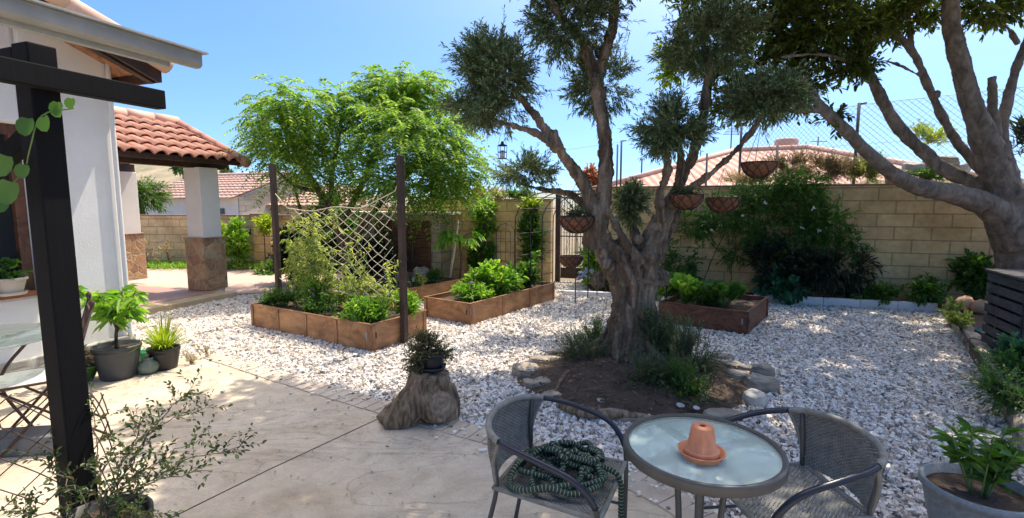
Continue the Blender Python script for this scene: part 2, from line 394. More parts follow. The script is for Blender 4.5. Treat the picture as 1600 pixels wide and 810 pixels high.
M['l_dry'] = leafmat('dry_leaves', [(.30, .21, .12), (.44, .33, .19), (.38, .34, .15), (.58, .46, .30)], .3, .8, (1.2, 1.1, .8))
M['l_herb'] = leafmat('grey_herb_leaves', [(.06, .10, .035), (.10, .15, .05), (.17, .22, .09)], .3, .6, (1.3, 1.4, .8))
M['l_rust'] = leafmat('orange_leaves', [(.4, .16, .06), (.5, .25, .12)], .4, .6, (1.3, 1, .8))
M['l_stump'] = leafmat('dull_succulent_leaves', [(.09, .09, .035), (.16, .15, .06), (.22, .17, .10), (.14, .17, .06)], .35, .5, (1.3, 1.3, .8))
M['l_spr'] = leafmat('bronze_green_leaves', [(.02, .045, .012), (.04, .08, .02), (.07, .11, .03), (.12, .09, .05)], .35, .4)
M['petal'] = leafmat('white_petals', [(.75, .75, .72), (.85, .85, .82)], .3, .6, (1, 1, 1))
M['petall'] = leafmat('lilac_petals', [(.45, .5, .75), (.6, .62, .8)], .3, .6, (1, 1, 1))
def glassmat(name, col, rough, trans, alpha=1):
    m, nt, b = newmat(name); b.inputs['Base Color'].default_value = lin(col); b.inputs['Roughness'].default_value = rough
    b.inputs['Transmission Weight'].default_value = trans; b.inputs['IOR'].default_value = 1.45
    v = coords(nt); n = noisetex(nt, v, 6, 5); r = ramp(nt, [(.35, (rough * .7,) * 3), (.7, (min(1, rough * 1.6),) * 3)]); nt.links.new(n.outputs[0], r.inputs[0]); nt.links.new(r.outputs[0], b.inputs['Roughness'])
    return m
M['frost'] = glassmat('frosted_glass', (.86, .93, .84), .12, .6)
_nt = M['frost'].node_tree; _b = _nt.nodes['Principled BSDF']; _b.inputs['Transmission Weight'].default_value = 0; _b.inputs['Base Color'].default_value = (.84, .93, .88, 1)
_t = _nt.nodes.new('ShaderNodeBsdfTransparent'); _t.inputs[0].default_value = (.80, .93, .88, 1); _m = _nt.nodes.new('ShaderNodeMixShader'); _m.inputs[0].default_value = .66
_nt.links.new(_b.outputs[0], _m.inputs[1]); _nt.links.new(_t.outputs[0], _m.inputs[2]); _nt.links.new(_m.outputs[0], _nt.nodes['Material Output'].inputs[0])
M['clearglass'] = glassmat('clear_glass', (.75, .88, .84), .03, .9)
M['jar'] = glassmat('dusty_green_glass', (.22, .26, .20), .15, .35)
M['pane'] = glassmat('window_glass', (.02, .025, .028), .05, 0)

# ------------------------------------------------------------------ foliage tools
def leaves(mb, P, D, L, Wd, kind='lance', up=None, fold=.15, droop=.15):
    n = len(P)
    if n == 0: return
    D = nrm(D); L = np.broadcast_to(np.asarray(L, float), (n,))[:, None]; Wd = np.broadcast_to(np.asarray(Wd, float), (n,))[:, None]
    ref = rdir(n) * .8 + np.array([0, 0, 1.0]) if up is None else up
    Sd = nrm(np.cross(D, ref)); N = np.cross(Sd, D); N *= np.sign(N[:, 2:3] + 1e-6)
    if kind == 'lance':
        m = P + D * L * .45 + N * Wd * fold
        t = P + D * L - ZD * L * droop
        V = np.stack([P, m + Sd * Wd / 2, t, m - Sd * Wd / 2], 1).reshape(-1, 3)
        F = np.arange(n)[:, None] * 4 + np.array([[0, 1, 2, 3]])
        mb.add(V, F)
    elif kind == 'round':
        an = np.linspace(0, 2 * math.pi, 11)[:-1] + math.pi; cx = .5 + .5 * np.cos(an); cy = .5 * np.sin(an)
        V = P[:, None] + D[:, None] * (L * .95)[:, None] * cx[None, :, None] + Sd[:, None] * Wd[:, None] * cy[None, :, None] + N[:, None] * Wd[:, None] * (fold * np.abs(cy) * 2)[None, :, None] - ZD * (L * droop)[:, None] * (cx ** 2)[None, :, None]
        V[:, 0] += D * L * .12
        mb.add(V.reshape(-1, 3), np.arange(n)[:, None] * 10 + np.arange(10)[None])
    else:
        a = P + D * L * .3 + N * Wd * fold; b = P + D * L * .72 + N * Wd * fold - ZD * L * droop * .4; t = P + D * L - ZD * L * droop
        V = np.stack([P, a + Sd * Wd * .42, b + Sd * Wd * .38, t, b - Sd * Wd * .38, a - Sd * Wd * .42], 1).reshape(-1, 3)
        i = np.arange(n)[:, None] * 6
        mb.add(V, np.vstack([i + np.array([[0, 1, 2, 3]]), i + np.array([[0, 3, 4, 5]])]))
def segs(mb, A, B, r):
    """thin three-sided twigs from A to B"""
    n = len(A)
    if n == 0: return
    D = nrm(B - A); s1 = nrm(np.cross(D, rdir(n))); s2 = np.cross(D, s1)
    V = []
    for k in range(3):
        a = k * 2.0944; o = (math.cos(a) * s1 + math.sin(a) * s2)
        V += [A + o * r, B + o * r * .45]
    V = np.stack(V, 1).reshape(-1, 3); i = np.arange(n)[:, None] * 6
    mb.add(V, np.vstack([i + np.array([[0, 2, 3, 1]]), i + np.array([[2, 4, 5, 3]]), i + np.array([[4, 0, 1, 5]])]))
def twigs(lf, tw, A, D, tl, nl, L, Wd, kind, ang=.7, upb=0, tr=.003, curl=.25, **k):
    """twigs starting at A along D; nl leaves on each"""
    n = len(A); D = nrm(D); tl = np.broadcast_to(np.asarray(tl, float), (n,))[:, None]
    bend = rdir(n) * curl + ZD * upb
    E = A + nrm(D + bend * .6) * tl
    if tw is not None: segs(tw, A, E, tr)
    for j in range(nl):
        t = (j + .6 + RNG.uniform(-.3, .3, (n, 1))) / nl
        P = A + (E - A) * t
        d = nrm(nrm(E - A) + nrm(np.cross(D, rdir(n))) * ang)
        leaves(lf, P, d, L * RNG.uniform(.7, 1.25, n), Wd * RNG.uniform(.75, 1.2, n), kind, **k)
def blob(lf, tw, c, rad, ntw, nl, L, Wd, kind='lance', tl=.15, lumps=14, shell=.55, upb=.1, lump_r=.4, ang=.7, tr=.003, out=.8, **k):
    """an uneven crown: lumps scattered in an ellipsoid, twigs springing outwards from them"""
    c = np.array(c, float); rad = np.broadcast_to(np.array(rad, float), (3,))
    d = rdir(lumps); rr = RNG.uniform(.25, 1, (lumps, 1)) ** .5
    LC = d * rr * (1 - lump_r * .55)
    w = RNG.integers(0, lumps, ntw)
    q = rdir(ntw) * (RNG.uniform(0, 1, (ntw, 1)) ** shell) * lump_r * RNG.uniform(.7, 1.25, lumps)[w][:, None]
    U = LC[w] + q
    m = np.linalg.norm(U, axis=1); U[m > 1.12] *= (1.12 / m[m > 1.12])[:, None]
    A = c + U * rad
    D = nrm(nrm(U) * out + nrm(q) * .5 + rdir(ntw) * .5 + ZD * upb)
    twigs(lf, tw, A - D * tl * .5, D, tl * RNG.uniform(.6, 1.3, ntw), nl, L, Wd, kind, ang, upb * .3, tr, **k)
def fronds(lf, tw, A, D, FL, npair, LL, LW, droop=.6):
    """pinnate leaves: an arched rachis with pairs of leaflets"""
    n = len(A); D = nrm(D); FL = np.broadcast_to(np.asarray(FL, float), (n,))[:, None]
    side = nrm(np.cross(D, ZD + rdir(n) * .25)); prev = A
    for j in range(1, npair + 1):
        t = j / npair
        P = A + D * FL * t - ZD * FL * droop * t * t
        if tw is not None and j % 3 == 0: segs(tw, prev, P, .0025); prev = P
        fwd = nrm(D - ZD * 2 * droop * t)
        sz = LL * (1 - .55 * abs(t - .45))
        for sg in (-1, 1):
            leaves(lf, P, side * sg + fwd * .45 - ZD * .2, sz * RNG.uniform(.8, 1.15, n), LW, 'lance', droop=.1)
def plantobj(name, label, cat, base, build, mat, tmat='twig', group=None, lname='foliage', sname='stem'):
    """thing > foliage, stem, from a function build(lf, tw)"""
    t = thing(name, label, cat, base, 0, group)
    lf, tw = MB(), MB(); build(lf, tw)
    obj(lname, lf, M[mat], t)
    if tw.n: obj(sname, tw, M[tmat], t)
    return t
def stemline(tw, pts, r0, r1=None, k=4, n=6):
    p = spline(pts, k); tw.tube(p, np.linspace(r0, r1 or r0 * .5, len(p)), n)

# ------------------------------------------------------------------ ground, patio, gravel
g = MB(); g.add([[-600, -100, -.06], [600, -100, -.06], [600, 900, -.06], [-600, 900, -.06]], [[0, 1, 2, 3]])
struct('ground', g, plain('dry_earth', (.26, .20, .13), (.18, .15, .09), .5, .95, 4, .5, .05), smooth=False)
def gp(*p): return [G(x, y)[:2] for x, y in p]
patio_edge = gp((196, 566), (300, 563), (352, 556), (430, 580), (520, 607), (640, 641), (740, 668), (860, 700), (1000, 745), (1090, 790), (1180, 850)) 
patio_poly = [(-6.5, 5.3), (-4.2, 5.3)] + [tuple(p) for p in patio_edge] + [(1.9, 1.0), (2.2, -4), (-6.5, -4)]
def patio_mat():
    m, nt, b = newmat('stamped_concrete'); v = coords(nt)
    n1 = noisetex(nt, v, .9, 6, .65, .6); r1 = ramp(nt, [(.25, (.47, .36, .235)), (.5, (.60, .50, .375)), (.72, (.67, .59, .47))]); nt.links.new(n1.outputs[0], r1.inputs[0])
    n2 = noisetex(nt, v, 5, 8, .7, 1.0); r2 = ramp(nt, [(.3, (.72, .70, .67)), (.62, (1.04, 1.04, 1.03))]); nt.links.new(n2.outputs[0], r2.inputs[0])
    c = mixc(nt, .85, r1.outputs[0], r2.outputs[0], 'MULTIPLY')
    v3 = coords(nt, (.45, 1.3, 1), rot=(0, 0, .6)); n3 = noisetex(nt, v3, 1.5, 7, .62, .9)          # seams of the stamped slate pattern
    s_ = nt.nodes.new('ShaderNodeMath'); s_.operation = 'SUBTRACT'; nt.links.new(n3.outputs[0], s_.inputs[0]); s_.inputs[1].default_value = .5
    a_ = nt.nodes.new('ShaderNodeMath'); a_.operation = 'ABSOLUTE'; nt.links.new(s_.outputs[0], a_.inputs[0])
    r3 = ramp(nt, [(0.0, (.55, .5, .45)), (.012, (1, 1, 1))]); nt.links.new(a_.outputs[0], r3.inputs[0])
    c = mixc(nt, .3, c, r3.outputs[0], 'MULTIPLY'); nt.links.new(c, b.inputs['Base Color'])
    b.inputs['Roughness'].default_value = .72
    n5 = noisetex(nt, v, 70, 6, .8); r5 = ramp(nt, [(.36, (.62, .58, .52)), (.46, (1, 1, 1))]); nt.links.new(n5.outputs[0], r5.inputs[0]); c = mixc(nt, .6, c, r5.outputs[0], 'MULTIPLY'); nt.links.new(c, b.inputs['Base Color'])
    ad = nt.nodes.new('ShaderNodeMath'); ad.operation = 'ADD'; nt.links.new(n2.outputs[0], ad.inputs[0]); nt.links.new(r3.outputs[0], ad.inputs[1])
    bump(nt, b, ad.outputs[0], .5, .02); return m
g = MB().prism(patio_poly, -.05, .025); struct('patio', g, patio_mat(), smooth=False)
# brick-patterned border of the patio
e = spline([np.r_[p, 0] for p in patio_edge[2:]], 12)
seg = np.r_[0, np.cumsum(np.linalg.norm(np.diff(e, axis=0), axis=1))]
g = MB(); s_ = 0
while s_ < seg[-1] - .12:
    p = np.array([np.interp(s_ + .05, seg, e[:, k]) for k in range(3)]); q = np.array([np.interp(s_ + .1, seg, e[:, k]) for k in range(3)])
    d = nrm(q - p); nn = np.array([-d[1], d[0], 0])
    g.box(p - nn * (.115 + random.uniform(-.006, .006)) + ZD * (.026 + random.uniform(0, .003)), (.098, .205, .012), [d, nn, ZD]); s_ += .108
struct('paver_border', g, plain('paver', (.62, .52, .40), (.42, .34, .26), 5, .8, 40, .5), smooth=False, bevel=.004)
g = MB()
for pts in ([(262, 812), (418, 735), (590, 655)],):
    for a, b in zip(pts[:-1], pts[1:]): g.bar(G(*a, .0265), G(*b, .0265), .007, .003)
struct('patio_joint', g, plain('joint', (.09, .075, .06)), smooth=False)
# driveway
g = MB().prism([G(120, 455)[:2] - [3, 0], G(372, 460)[:2], G(470, 456)[:2], G(640, 450)[:2], (-2.2, 10.6), (-5.5, 12.1), (-14, 12.6), (-14, 9)], -.05, .012)
struct('driveway', g, plain('pink_concrete', (.58, .40, .32), (.50, .35, .28), 2, .85, 20, .3), smooth=False)
# gravel sheet and stones
grav_poly = [(-4.2, 5.1), (-5.6, 7.3), tuple(G(372, 464)[:2]), tuple(G(470, 458)[:2]), tuple(G(640, 452)[:2]), (-1.0, 9.2), (.4, 10.2), (1.6, 10.0), (1.5, 9.2), (4.0, 8.2), (6.5, 7.4), (3.0, 2.5), (2.8, 1.2), (2.0, -.5), (1.9, 1.0)] + [tuple(p) for p in patio_edge[::-1]]
g = MB().prism(grav_poly, -.05, .004)
def gravel_mat():
    m, nt, b = newmat('gravel_bed'); v = coords(nt)
    vo = nt.nodes.new('ShaderNodeTexVoronoi'); vo.inputs['Scale'].default_value = 48; nt.links.new(v.outputs[0], vo.inputs['Vector'])
    r = ramp(nt, [(0, (.30, .27, .24)), (.5, (.46, .43, .40)), (1, (.22, .20, .18))]); nt.links.new(vo.outputs['Color'], r.inputs[0])
    r2 = ramp(nt, [(.25, (1, 1, 1)), (.6, (.25, .22, .2))]); nt.links.new(vo.outputs['Distance'], r2.inputs[0])
    c = mixc(nt, 1.0, r.outputs[0], r2.outputs[0], 'MULTIPLY'); nt.links.new(c, b.inputs['Base Color']); b.inputs['Roughness'].default_value = .9
    iv = nt.nodes.new('ShaderNodeMath'); iv.operation = 'SUBTRACT'; iv.inputs[0].default_value = 1; nt.links.new(vo.outputs['Distance'], iv.inputs[1])
    bump(nt, b, iv.outputs[0], 1, .015); return m
struct('gravel_bed', g, gravel_mat(), smooth=False)
def inpoly(P, poly):
    x, y = P[:, 0], P[:, 1]; ins = np.zeros(len(P), bool); n = len(poly)
    for i in range(n):
        x1, y1 = poly[i]; x2, y2 = poly[(i + 1) % n]
        cond = ((y1 > y) != (y2 > y)) & (x < (x2 - x1) * (y - y1) / (y2 - y1 + 1e-12) + x1); ins ^= cond
    return ins
BED = (1.12, 4.45, 1.10, .86)
def scatter_stones(n, size, zr, xr=(-5.6, 6.3), yr=(1.2, 10.2), poly=grav_poly, ymin=0, ymax=99, bed=True):
    P = np.c_[RNG.uniform(*xr, n), RNG.uniform(*yr, n)]
    k = inpoly(P, poly) & (P[:, 1] > ymin) & (P[:, 1] < ymax) & (abs(P[:, 0]) < P[:, 1] * 1.12 + .3)
    if bed: k &= ((P[:, 0] - BED[0]) / BED[2]) ** 2 + ((P[:, 1] - BED[1]) / BED[3]) ** 2 > .9
    P = P[k]; n = len(P)
    base = np.array([[x, y, z] for x in (-1, 1) for y in (-1, 1) for z in (-1, 1)], float)
    V = base[None] * (1 + RNG.uniform(-.42, .25, (n, 8, 3)))
    V *= (np.array([.5, .37, .22]) * size)[None, None] * (.45 + 1.25 * RNG.uniform(0, 1, (n, 1, 1)) ** 1.8)
    # random rotations
    q = RNG.normal(size=(n, 4)); q[:, 1:3] *= .35; q /= np.linalg.norm(q, axis=1)[:, None]; w, x, y, z = q.T
    Rm = np.stack([1 - 2 * (y * y + z * z), 2 * (x * y - z * w), 2 * (x * z + y * w), 2 * (x * y + z * w), 1 - 2 * (x * x + z * z), 2 * (y * z - x * w), 2 * (x * z - y * w), 2 * (y * z + x * w), 1 - 2 * (x * x + y * y)], -1).reshape(n, 3, 3)
    V = np.einsum('nij,nkj->nki', Rm, V)
    V += np.c_[P, RNG.uniform(*zr, n)][:, None, :]
    F = np.arange(n)[:, None, None] * 8 + np.array([[0, 1, 3, 2], [4, 6, 7, 5], [0, 4, 5, 1], [2, 3, 7, 6], [0, 2, 6, 4], [1, 5, 7, 3]])[None]
    mb.add(V.reshape(-1, 3), F.reshape(-1, 4))
mb = MB()
scatter_stones(215000, .0255, (.005, .022), yr=(1.2, 5.8))
scatter_stones(160000, .030, (.006, .026), yr=(5.8, 10.2))
# a few chips kicked onto the paving
n = 420; q_ = RNG.uniform(0, seg[-1], n); Pk = np.stack([np.interp(q_, seg, e[:, k]) for k in range(2)], 1) + RNG.normal(size=(n, 2)) * [.16, .16]
keepers = inpoly(Pk, patio_poly); Pk = Pk[keepers]; base = np.array([[x, y, z] for x in (-1, 1) for y in (-1, 1) for z in (-1, 1)], float)
V = base[None] * (1 + RNG.uniform(-.42, .25, (len(Pk), 8, 3))) * np.array([.011, .009, .006]) * RNG.uniform(.4, 1.2, (len(Pk), 1, 1)) + np.c_[Pk, np.full(len(Pk), .038)][:, None]
mb.add(V.reshape(-1, 3), (np.arange(len(Pk))[:, None, None] * 8 + np.array([[0, 1, 3, 2], [4, 6, 7, 5], [0, 4, 5, 1], [2, 3, 7, 6], [0, 2, 6, 4], [1, 5, 7, 3]])[None]).reshape(-1, 4))
def stone_mat():
    m, nt, b = newmat('white_marble_gravel'); gm = nt.nodes.new('ShaderNodeNewGeometry')
    r = ramp(nt, [(0, (.18, .15, .13)), (.14, (.40, .35, .30)), (.34, (.72, .67, .60)), (.72, (.88, .83, .75)), (.9, (.80, .68, .54)), (1, (.52, .36, .26))])
    nt.links.new(gm.outputs['Random Per Island'], r.inputs[0]); nt.links.new(r.outputs[0], b.inputs['Base Color']); b.inputs['Roughness'].default_value = .75; return m
tag(obj('gravel', mb, stone_mat(), smooth=False), 'white crushed marble gravel covering the garden floor', 'gravel', kind='stuff')
# fallen leaves on gravel and patio
lf = MB(); n = 4200; P = np.c_[np.r_[RNG.uniform(-3, 6, n // 2), RNG.uniform(1.5, 6.3, n - n // 2)], RNG.uniform(1.5, 9, n), np.full(n, .042)]; P = P[(P[:, 0] < 2) | (RNG.uniform(size=n) < .25 + .75 * (np.abs(P[:, 0] - (P[:, 1] * .74 + .95)) < .7))]
P = P[inpoly(P, grav_poly)]; D = rdir(len(P)); D[:, 2] *= .2; leaves(lf, P, D, RNG.uniform(.02, .05, len(P)), .014, 'oval', droop=0)
P = np.c_[RNG.uniform(-3.5, 1, 130), RNG.uniform(1.8, 4.5, 130), np.full(130, .033)]; P = np.vstack([P, P + RNG.normal(size=P.shape) * [.5, .5, 0], P + RNG.normal(size=P.shape) * [.3, .3, 0]]); P = P[inpoly(P, patio_poly)]; D = rdir(len(P)); D[:, 2] = 0; leaves(lf, P, D, RNG.uniform(.015, .035, len(P)), .010, 'oval', droop=0)
tag(obj('leaf_litter', lf, M['l_dry']), 'small dry brown leaves scattered over the gravel and patio', 'leaf litter', kind='stuff')

# ------------------------------------------------------------------ walls of cream block
def block_wall(label, a, b, h, mat='block', th=.2, z0=-.05, cop=True):
    a = np.array(a, float); b = np.array(b, float); d = b - a; L = np.hypot(*d); ang = math.atan2(d[1], d[0])
    t = thing('block_wall', label, 'wall', (a[0], a[1], 0), ang)
    obj('masonry', MB().box((L / 2, 0, (h + z0) / 2), (L, th, h - z0)), M[mat], t, W=False, smooth=False)
    if cop: obj('coping', MB().box((L / 2, 0, h + .014), (L, th + .05, .028)), M['coping'], t, W=False, smooth=False, bevel=.004)
    return t
WR_A, WR_B = (1.42, 9.65), (10.5, 6.55)
block_wall('long shaded cream block wall behind the climber on the right', WR_A, WR_B, 1.88)
block_wall('cream block wall between the shed and the metal gate', (-1.95, 11.0), (.80, 10.15), 1.66)
block_wall('sunlit low cream block wall behind the portico and driveway', (-5.6, 12.9), (-9.85, 13.2), 1.28, 'blockl')
block_wall('lowest far left stretch of cream block wall seen past the portico', (-9.87, 13.2), (-15, 13.5), 1.12, 'blockl')
block_wall('cream block wall hidden behind the trellis and fern-leaved tree', (-1.97, 11.02), (-5.55, 12.85), 1.5, 'blockl')
# pier with wall lamp
t = thing('block_pier', 'cream block gate pier at the end of the sunlit left wall', 'pier', (-6.15, 12.62, 0))
obj('shaft', MB().box((0, 0, .65), (.42, .42, 1.3)), M['blockl'], t, W=False, smooth=False)
obj('cap', MB().box((0, 0, 1.325), (.5, .5, .05)), M['coping'], t, W=False, smooth=False)
t = thing('wall_lamp', 'small dark lamp fixed to the sunlit left block wall', 'lamp', (-6.62, 12.73, .78))
obj('bracket', MB().box((0, .0, .1), (.05, .1, .14)), M['iron'], t, W=False, smooth=False)
obj('lamp_shade', MB().lathe([(0, .12), (.07, .02), (.06, -.12), (0, -.13)], 8, (0, -.08, .1)), M['iron'], t, W=False, smooth=False)

# raised ground behind the right wall
g = MB(); xs = np.linspace(0, 1, 30); V = []
a = np.array([1.5, 9.75]); b = np.array([12, 6.2])
for i, s_ in enumerate(xs):
    for j, w in enumerate((0.1, .6, 1.5, 2.6, 4)):
        p = a + (b - a) * s_ + np.array([.33, .94]) * w * 1.0
        V.append([p[0], p[1], 1.75 + (.28 if s_ > .42 else .0) * min(1, w) + .13 * noise.noise(Vector((p[0] * 2, p[1] * 2, 3)))])
idx = np.arange(30 * 5).reshape(30, 5)
g.add(V, np.stack([idx[:-1, :-1], idx[1:, :-1], idx[1:, 1:], idx[:-1, 1:]], -1).reshape(-1, 4))
struct('upper_garden_ground', g, plain('dry_soil', (.40, .27, .16), (.16, .13, .07), 3, .95, 20, 1, .05))

# ------------------------------------------------------------------ house with plaster wall
HC = np.array([-3.94, 5.1, 0])
def hw(t, n, z): return HC - UD * t + ND * n + ZD * z      # t towards the camera along the wall, n out of the wall
house = thing('house', 'white plastered house with tiled roof edge and stone base at left', 'house', HC)
g = MB(); AX = [UD, ND, ZD]
def wb(mb, t0, t1, n0, n1, z0, z1): return mb.box(hw((t0 + t1) / 2, (n0 + n1) / 2, (z0 + z1) / 2), (abs(t1 - t0), abs(n1 - n0), z1 - z0), AX)
wb(g, 0, .72, -.25, 0, 0, 3.3); wb(g, .72, 2.3, -.25, 0, 0, .8); wb(g, .72, 2.3, -.25, 0, 2.27, 3.3); wb(g, 2.3, 7, -.25, 0, 0, 3.3)
wb(g, 0, .25, -5, -.25, 0, 3.3)
obj('wall', g, M['plaster'], house, smooth=False, bevel=.03)
g = MB(); wb(g, -.03, 7, 0, .05, 0, .26); obj('plinth', g, M['plinth'], house, smooth=False, bevel=.012)
wf = MB(); wb(wf, .72, .80, -.16, -.06, .84, 2.27); wb(wf, 2.22, 2.3, -.16, -.06, .84, 2.27); wb(wf, .8, 2.22, -.16, -.06, 2.18, 2.27); wb(wf, .8, 2.22, -.16, -.06, .84, .93); wb(wf, 1.46, 1.55, -.155, -.065, .93, 2.18)
wo = obj('window', wf, M['doortimber'], house, smooth=False, bevel=.005)
g = MB(); wb(g, .8, 1.46, -.12, -.11, .93, 2.18); wb(g, 1.55, 2.22, -.12, -.11, .93, 2.18); obj('pane', g, M['pane'], wo, smooth=False)
g = MB(); wb(g, .74, 2.28, -.30, -.28, .8, 2.3); obj('room_dark_sheet', g, plain('dark_room', (.03, .028, .026)), wo, smooth=False)  # flat dark sheet standing in for the unlit room behind the panes
g = MB(); wb(g, .66, 2.36, -.06, .06, .80, .838); obj('sill', g, plain('terracotta_sill', (.30, .10, .045), (.2, .07, .035), 10), wo, smooth=False, bevel=.006)
g = MB().tube([hw(.02, .035, z) for z in np.linspace(.05, 3.0, 12)], .022, 10); obj('downpipe', g, M['plaster'], house)
# gutter / awning rail, straight along the eave
g = MB(); prof = [(-.06, .05), (-.06, -.05), (-.03, -.075), (.03, -.075), (.06, -.05), (.06, .05), (.048, .05), (.048, -.04), (.02, -.06), (-.02, -.06), (-.048, -.04), (-.048, .05)]
def extr(mb, prof, t0, t1, n, z):
    A = [hw(t0, n + p, z + q) for p, q in prof]; B = [hw(t1, n + p, z + q) for p, q in prof]; k = len(prof)
    mb.add(A + B, [[i, (i + 1) % k, (i + 1) % k + k, i + k] for i in range(k)]); mb.f.setdefault(k, []).append(np.array([list(range(k)), list(range(2 * k - 1, k - 1, -1))]) + mb.n - 2 * k)
extr(g, prof, -.16, 4.5, 1.0, 2.93); gu = obj('gutter', g, M['gutter'], house, smooth=False)
g = MB(); extr(g, [(-.09, .01), (-.09, -.035), (-.03, -.035), (-.03, .01)], .06, 4.5, .96, 2.86); wb(g, -.2, 4.5, .93, 1.10, 2.985, 3.0)
obj('gutter_rail', g, plain('pale_rail', (.42, .43, .41)), gu, smooth=False)
# roof sloping down along the wall direction, verge facing the garden
SL = R(20)
def tile_roof(mb, O, across, down, width, length, per=.2, course=.36, amp=.055, nx=8):
    """O: ridge corner; across: unit vector along ridge; down: unit vector down the slope"""
    across = np.array(across, float); down = np.array(down, float); nv = np.cross(across, down); nv *= np.sign(nv[2])
    k = int(round(width / per)); X = np.linspace(0, k * per, k * nx + 1); prof = amp * np.abs(np.cos(math.pi * X / per)) ** .7 
    nc = int(math.ceil(length / course)); c = length / nc
    for j in range(nc):
        jx = RNG.uniform(-.008, .008, len(X))
        for (s0, s1, h0, h1) in ((j * c, (j + 1) * c + .03, .0, .03),):
            sq0 = prof * .8; V0 = O + X[:, None] * across + (s0) * down + (h0 + sq0)[:, None] * nv
            V1 = O + X[:, None] * across + (s1 + jx)[:, None] * down + (h1 + prof)[:, None] * nv
            V2 = O + X[:, None] * across + (s1 + jx)[:, None] * down + (h1 + prof - .018)[:, None] * nv
            V3 = O + X[:, None] * across + (s1 + jx - .08)[:, None] * down + (h1 + prof - .025)[:, None] * nv
            n = len(X); idx = np.arange(n)
            for p, q in ((0, 1), (1, 2), (2, 3)):
                pass
            F = []
            for p in range(3): F.append(np.stack([p * n + idx[:-1], p * n + idx[1:], (p + 1) * n + idx[1:], (p + 1) * n + idx[:-1]], -1))
            mb.add(np.vstack([V0, V1, V2, V3]), np.vstack(F))
dn = UD * math.cos(SL) - ZD * math.sin(SL)                       # down the main roof
RE = hw(-.17, 0, 2.85)                                             # eave line over the corner
LR = 4.5
top = RE - dn * LR
g = MB(); tile_roof(g, top + ND * .50 + np.array([0, 0, .09]), -ND, dn, 5.4, LR + .05); rf = obj('roof', g, M['tile'], house)
g = MB(); c0 = (top + RE) / 2 - ND * 2.2 + ZD * .03; nv = np.cross(ND, dn); nv *= np.sign(nv[2])
g.box(c0, (LR, 5.3, .03), [dn, ND, nv]); obj('soffit_boards', g, M['soffit'], rf, smooth=False)
g = MB()
for k in range(8): g.bar(top + ND * (.38 - k * .6) - ZD * .04, RE + ND * (.38 - k * .6) - ZD * .04, .07, .10, nv)
g.bar(top + ND * .47 + ZD * .0, RE + ND * .47 + ZD * .0, .03, .16, nv); g.bar(RE + ND * .48, RE - ND * 4.8, .03, .15)
obj('rafter', g, M['darkwood'], rf, smooth=False)
g = MB()
for k in range(10): 
    a = top + ND * .5 + dn * (k * .45) + nv * .1; p = [a + dn * (.48 * i / 4) + nv * (.012 * i / 4) for i in range(5)]; g.tube(p, [.075, .078, .08, .083, .086], 12)
obj('verge_tile', g, M['tilep'], rf)

# ------------------------------------------------------------------ portico
EC = np.array([-4.76, 9.03, 2.33])
PS = R(25); upn = -ND * math.cos(PS) + ZD * math.sin(PS); dnn = -upn
port = thing('portico', 'open portico with white pillars, stone bases and terracotta tiled roof', 'portico', EC * [1, 1, 0])
LP = 4.2; ridge0 = EC + upn * 1.68
g = MB(); tile_roof(g, ridge0 - UD * LP, UD, dnn, LP, 1.72, per=.21, course=.36, amp=.065)
bk = -ND * math.cos(PS) - ZD * math.sin(PS); tile_roof(g, ridge0 - UD * LP, UD, bk, LP, 1.7, per=.21, course=.36, amp=.065)
rf = obj('roof', g, M['tile'], port)
g = MB()
for k in range(9): g.tube([ridge0 - UD * (.46 * k) + ZD * .05, ridge0 - UD * (.46 * k + .5) + ZD * .07], [.10, .085], 12)
obj('ridge_tile', g, M['tilep'], rf)
g = MB()
for k in range(5):
    for v_ in (dnn, bk): g.tube([ridge0 + ZD * .05 + v_ * (.36 * k), ridge0 + ZD * .03 + v_ * (.36 * k + .39)], [.07, .085], 10)
obj('verge_tile', g, M['tile'], rf)
g = MB(); nvp = np.cross(UD, dnn); nvp *= np.sign(nvp[2])
g.box((EC + ridge0) / 2 - UD * LP / 2 - nvp * .02, (LP, 1.68, .03), [UD, dnn, nvp]); g.bar(EC + dnn * .02 - ZD * .03, EC + dnn * .02 - UD * LP - ZD * .03, .04, .08)
g.bar(EC - UD * .02 - ZD * .05, ridge0 - UD * .02 - ZD * .06, .05, .10, nvp)
obj('eave_boards', g, M['darkwood'], rf, smooth=False)
def pillar(c, z0=.12, top=2.2, w=.36):
    s1 = obj('pillar', MB().box(c + ZD * ((top + 1.0) / 2), (w, w, top - 1.0), AX), M['plaster'], port, smooth=False, bevel=.01)
    obj('stone_base', MB().box(c + ZD * ((1.0 + z0) / 2), (w + .07, w + .07, 1.0 - z0), AX), M['rubble'], s1, smooth=False, bevel=.01)
    obj('base_cap', MB().box(c + ZD * 1.012, (w + .1, w + .1, .024), AX), M['rubble'], s1, smooth=False, bevel=.005)
PC = np.array([-5.30, 8.72, 0]); pillar(PC)
PC2 = PC - ND * 2.45; pillar(PC2 + UD * .28)
pillar(PC - UD * 3.9)
g = MB(); g.bar(PC + UD * .5 + ZD * 2.27, PC - UD * 4.1 + ZD * 2.27, .16, .16); g.bar(PC2 + UD * .5 + ZD * 2.27, PC2 - UD * 4.1 + ZD * 2.27, .16, .16)
for k in range(5): g.bar(PC + ND * .2 - UD * (k * .95 - .0) + ZD * 2.40, PC2 - ND * .2 - UD * (k * .95) + ZD * 2.40, .10, .12)
obj('beam', g, M['darkwood'], port, smooth=False, bevel=.006)
g = MB(); a = G(372, 466)[:2]; b = G(225, 496)[:2]; a3 = np.r_[a, 0]; b3 = a3 - UD * 4.4
g.prism([a3[:2], b3[:2], (b3 - ND * 3.2)[:2], (a3 - ND * 3.2)[:2]], -.05, .11)
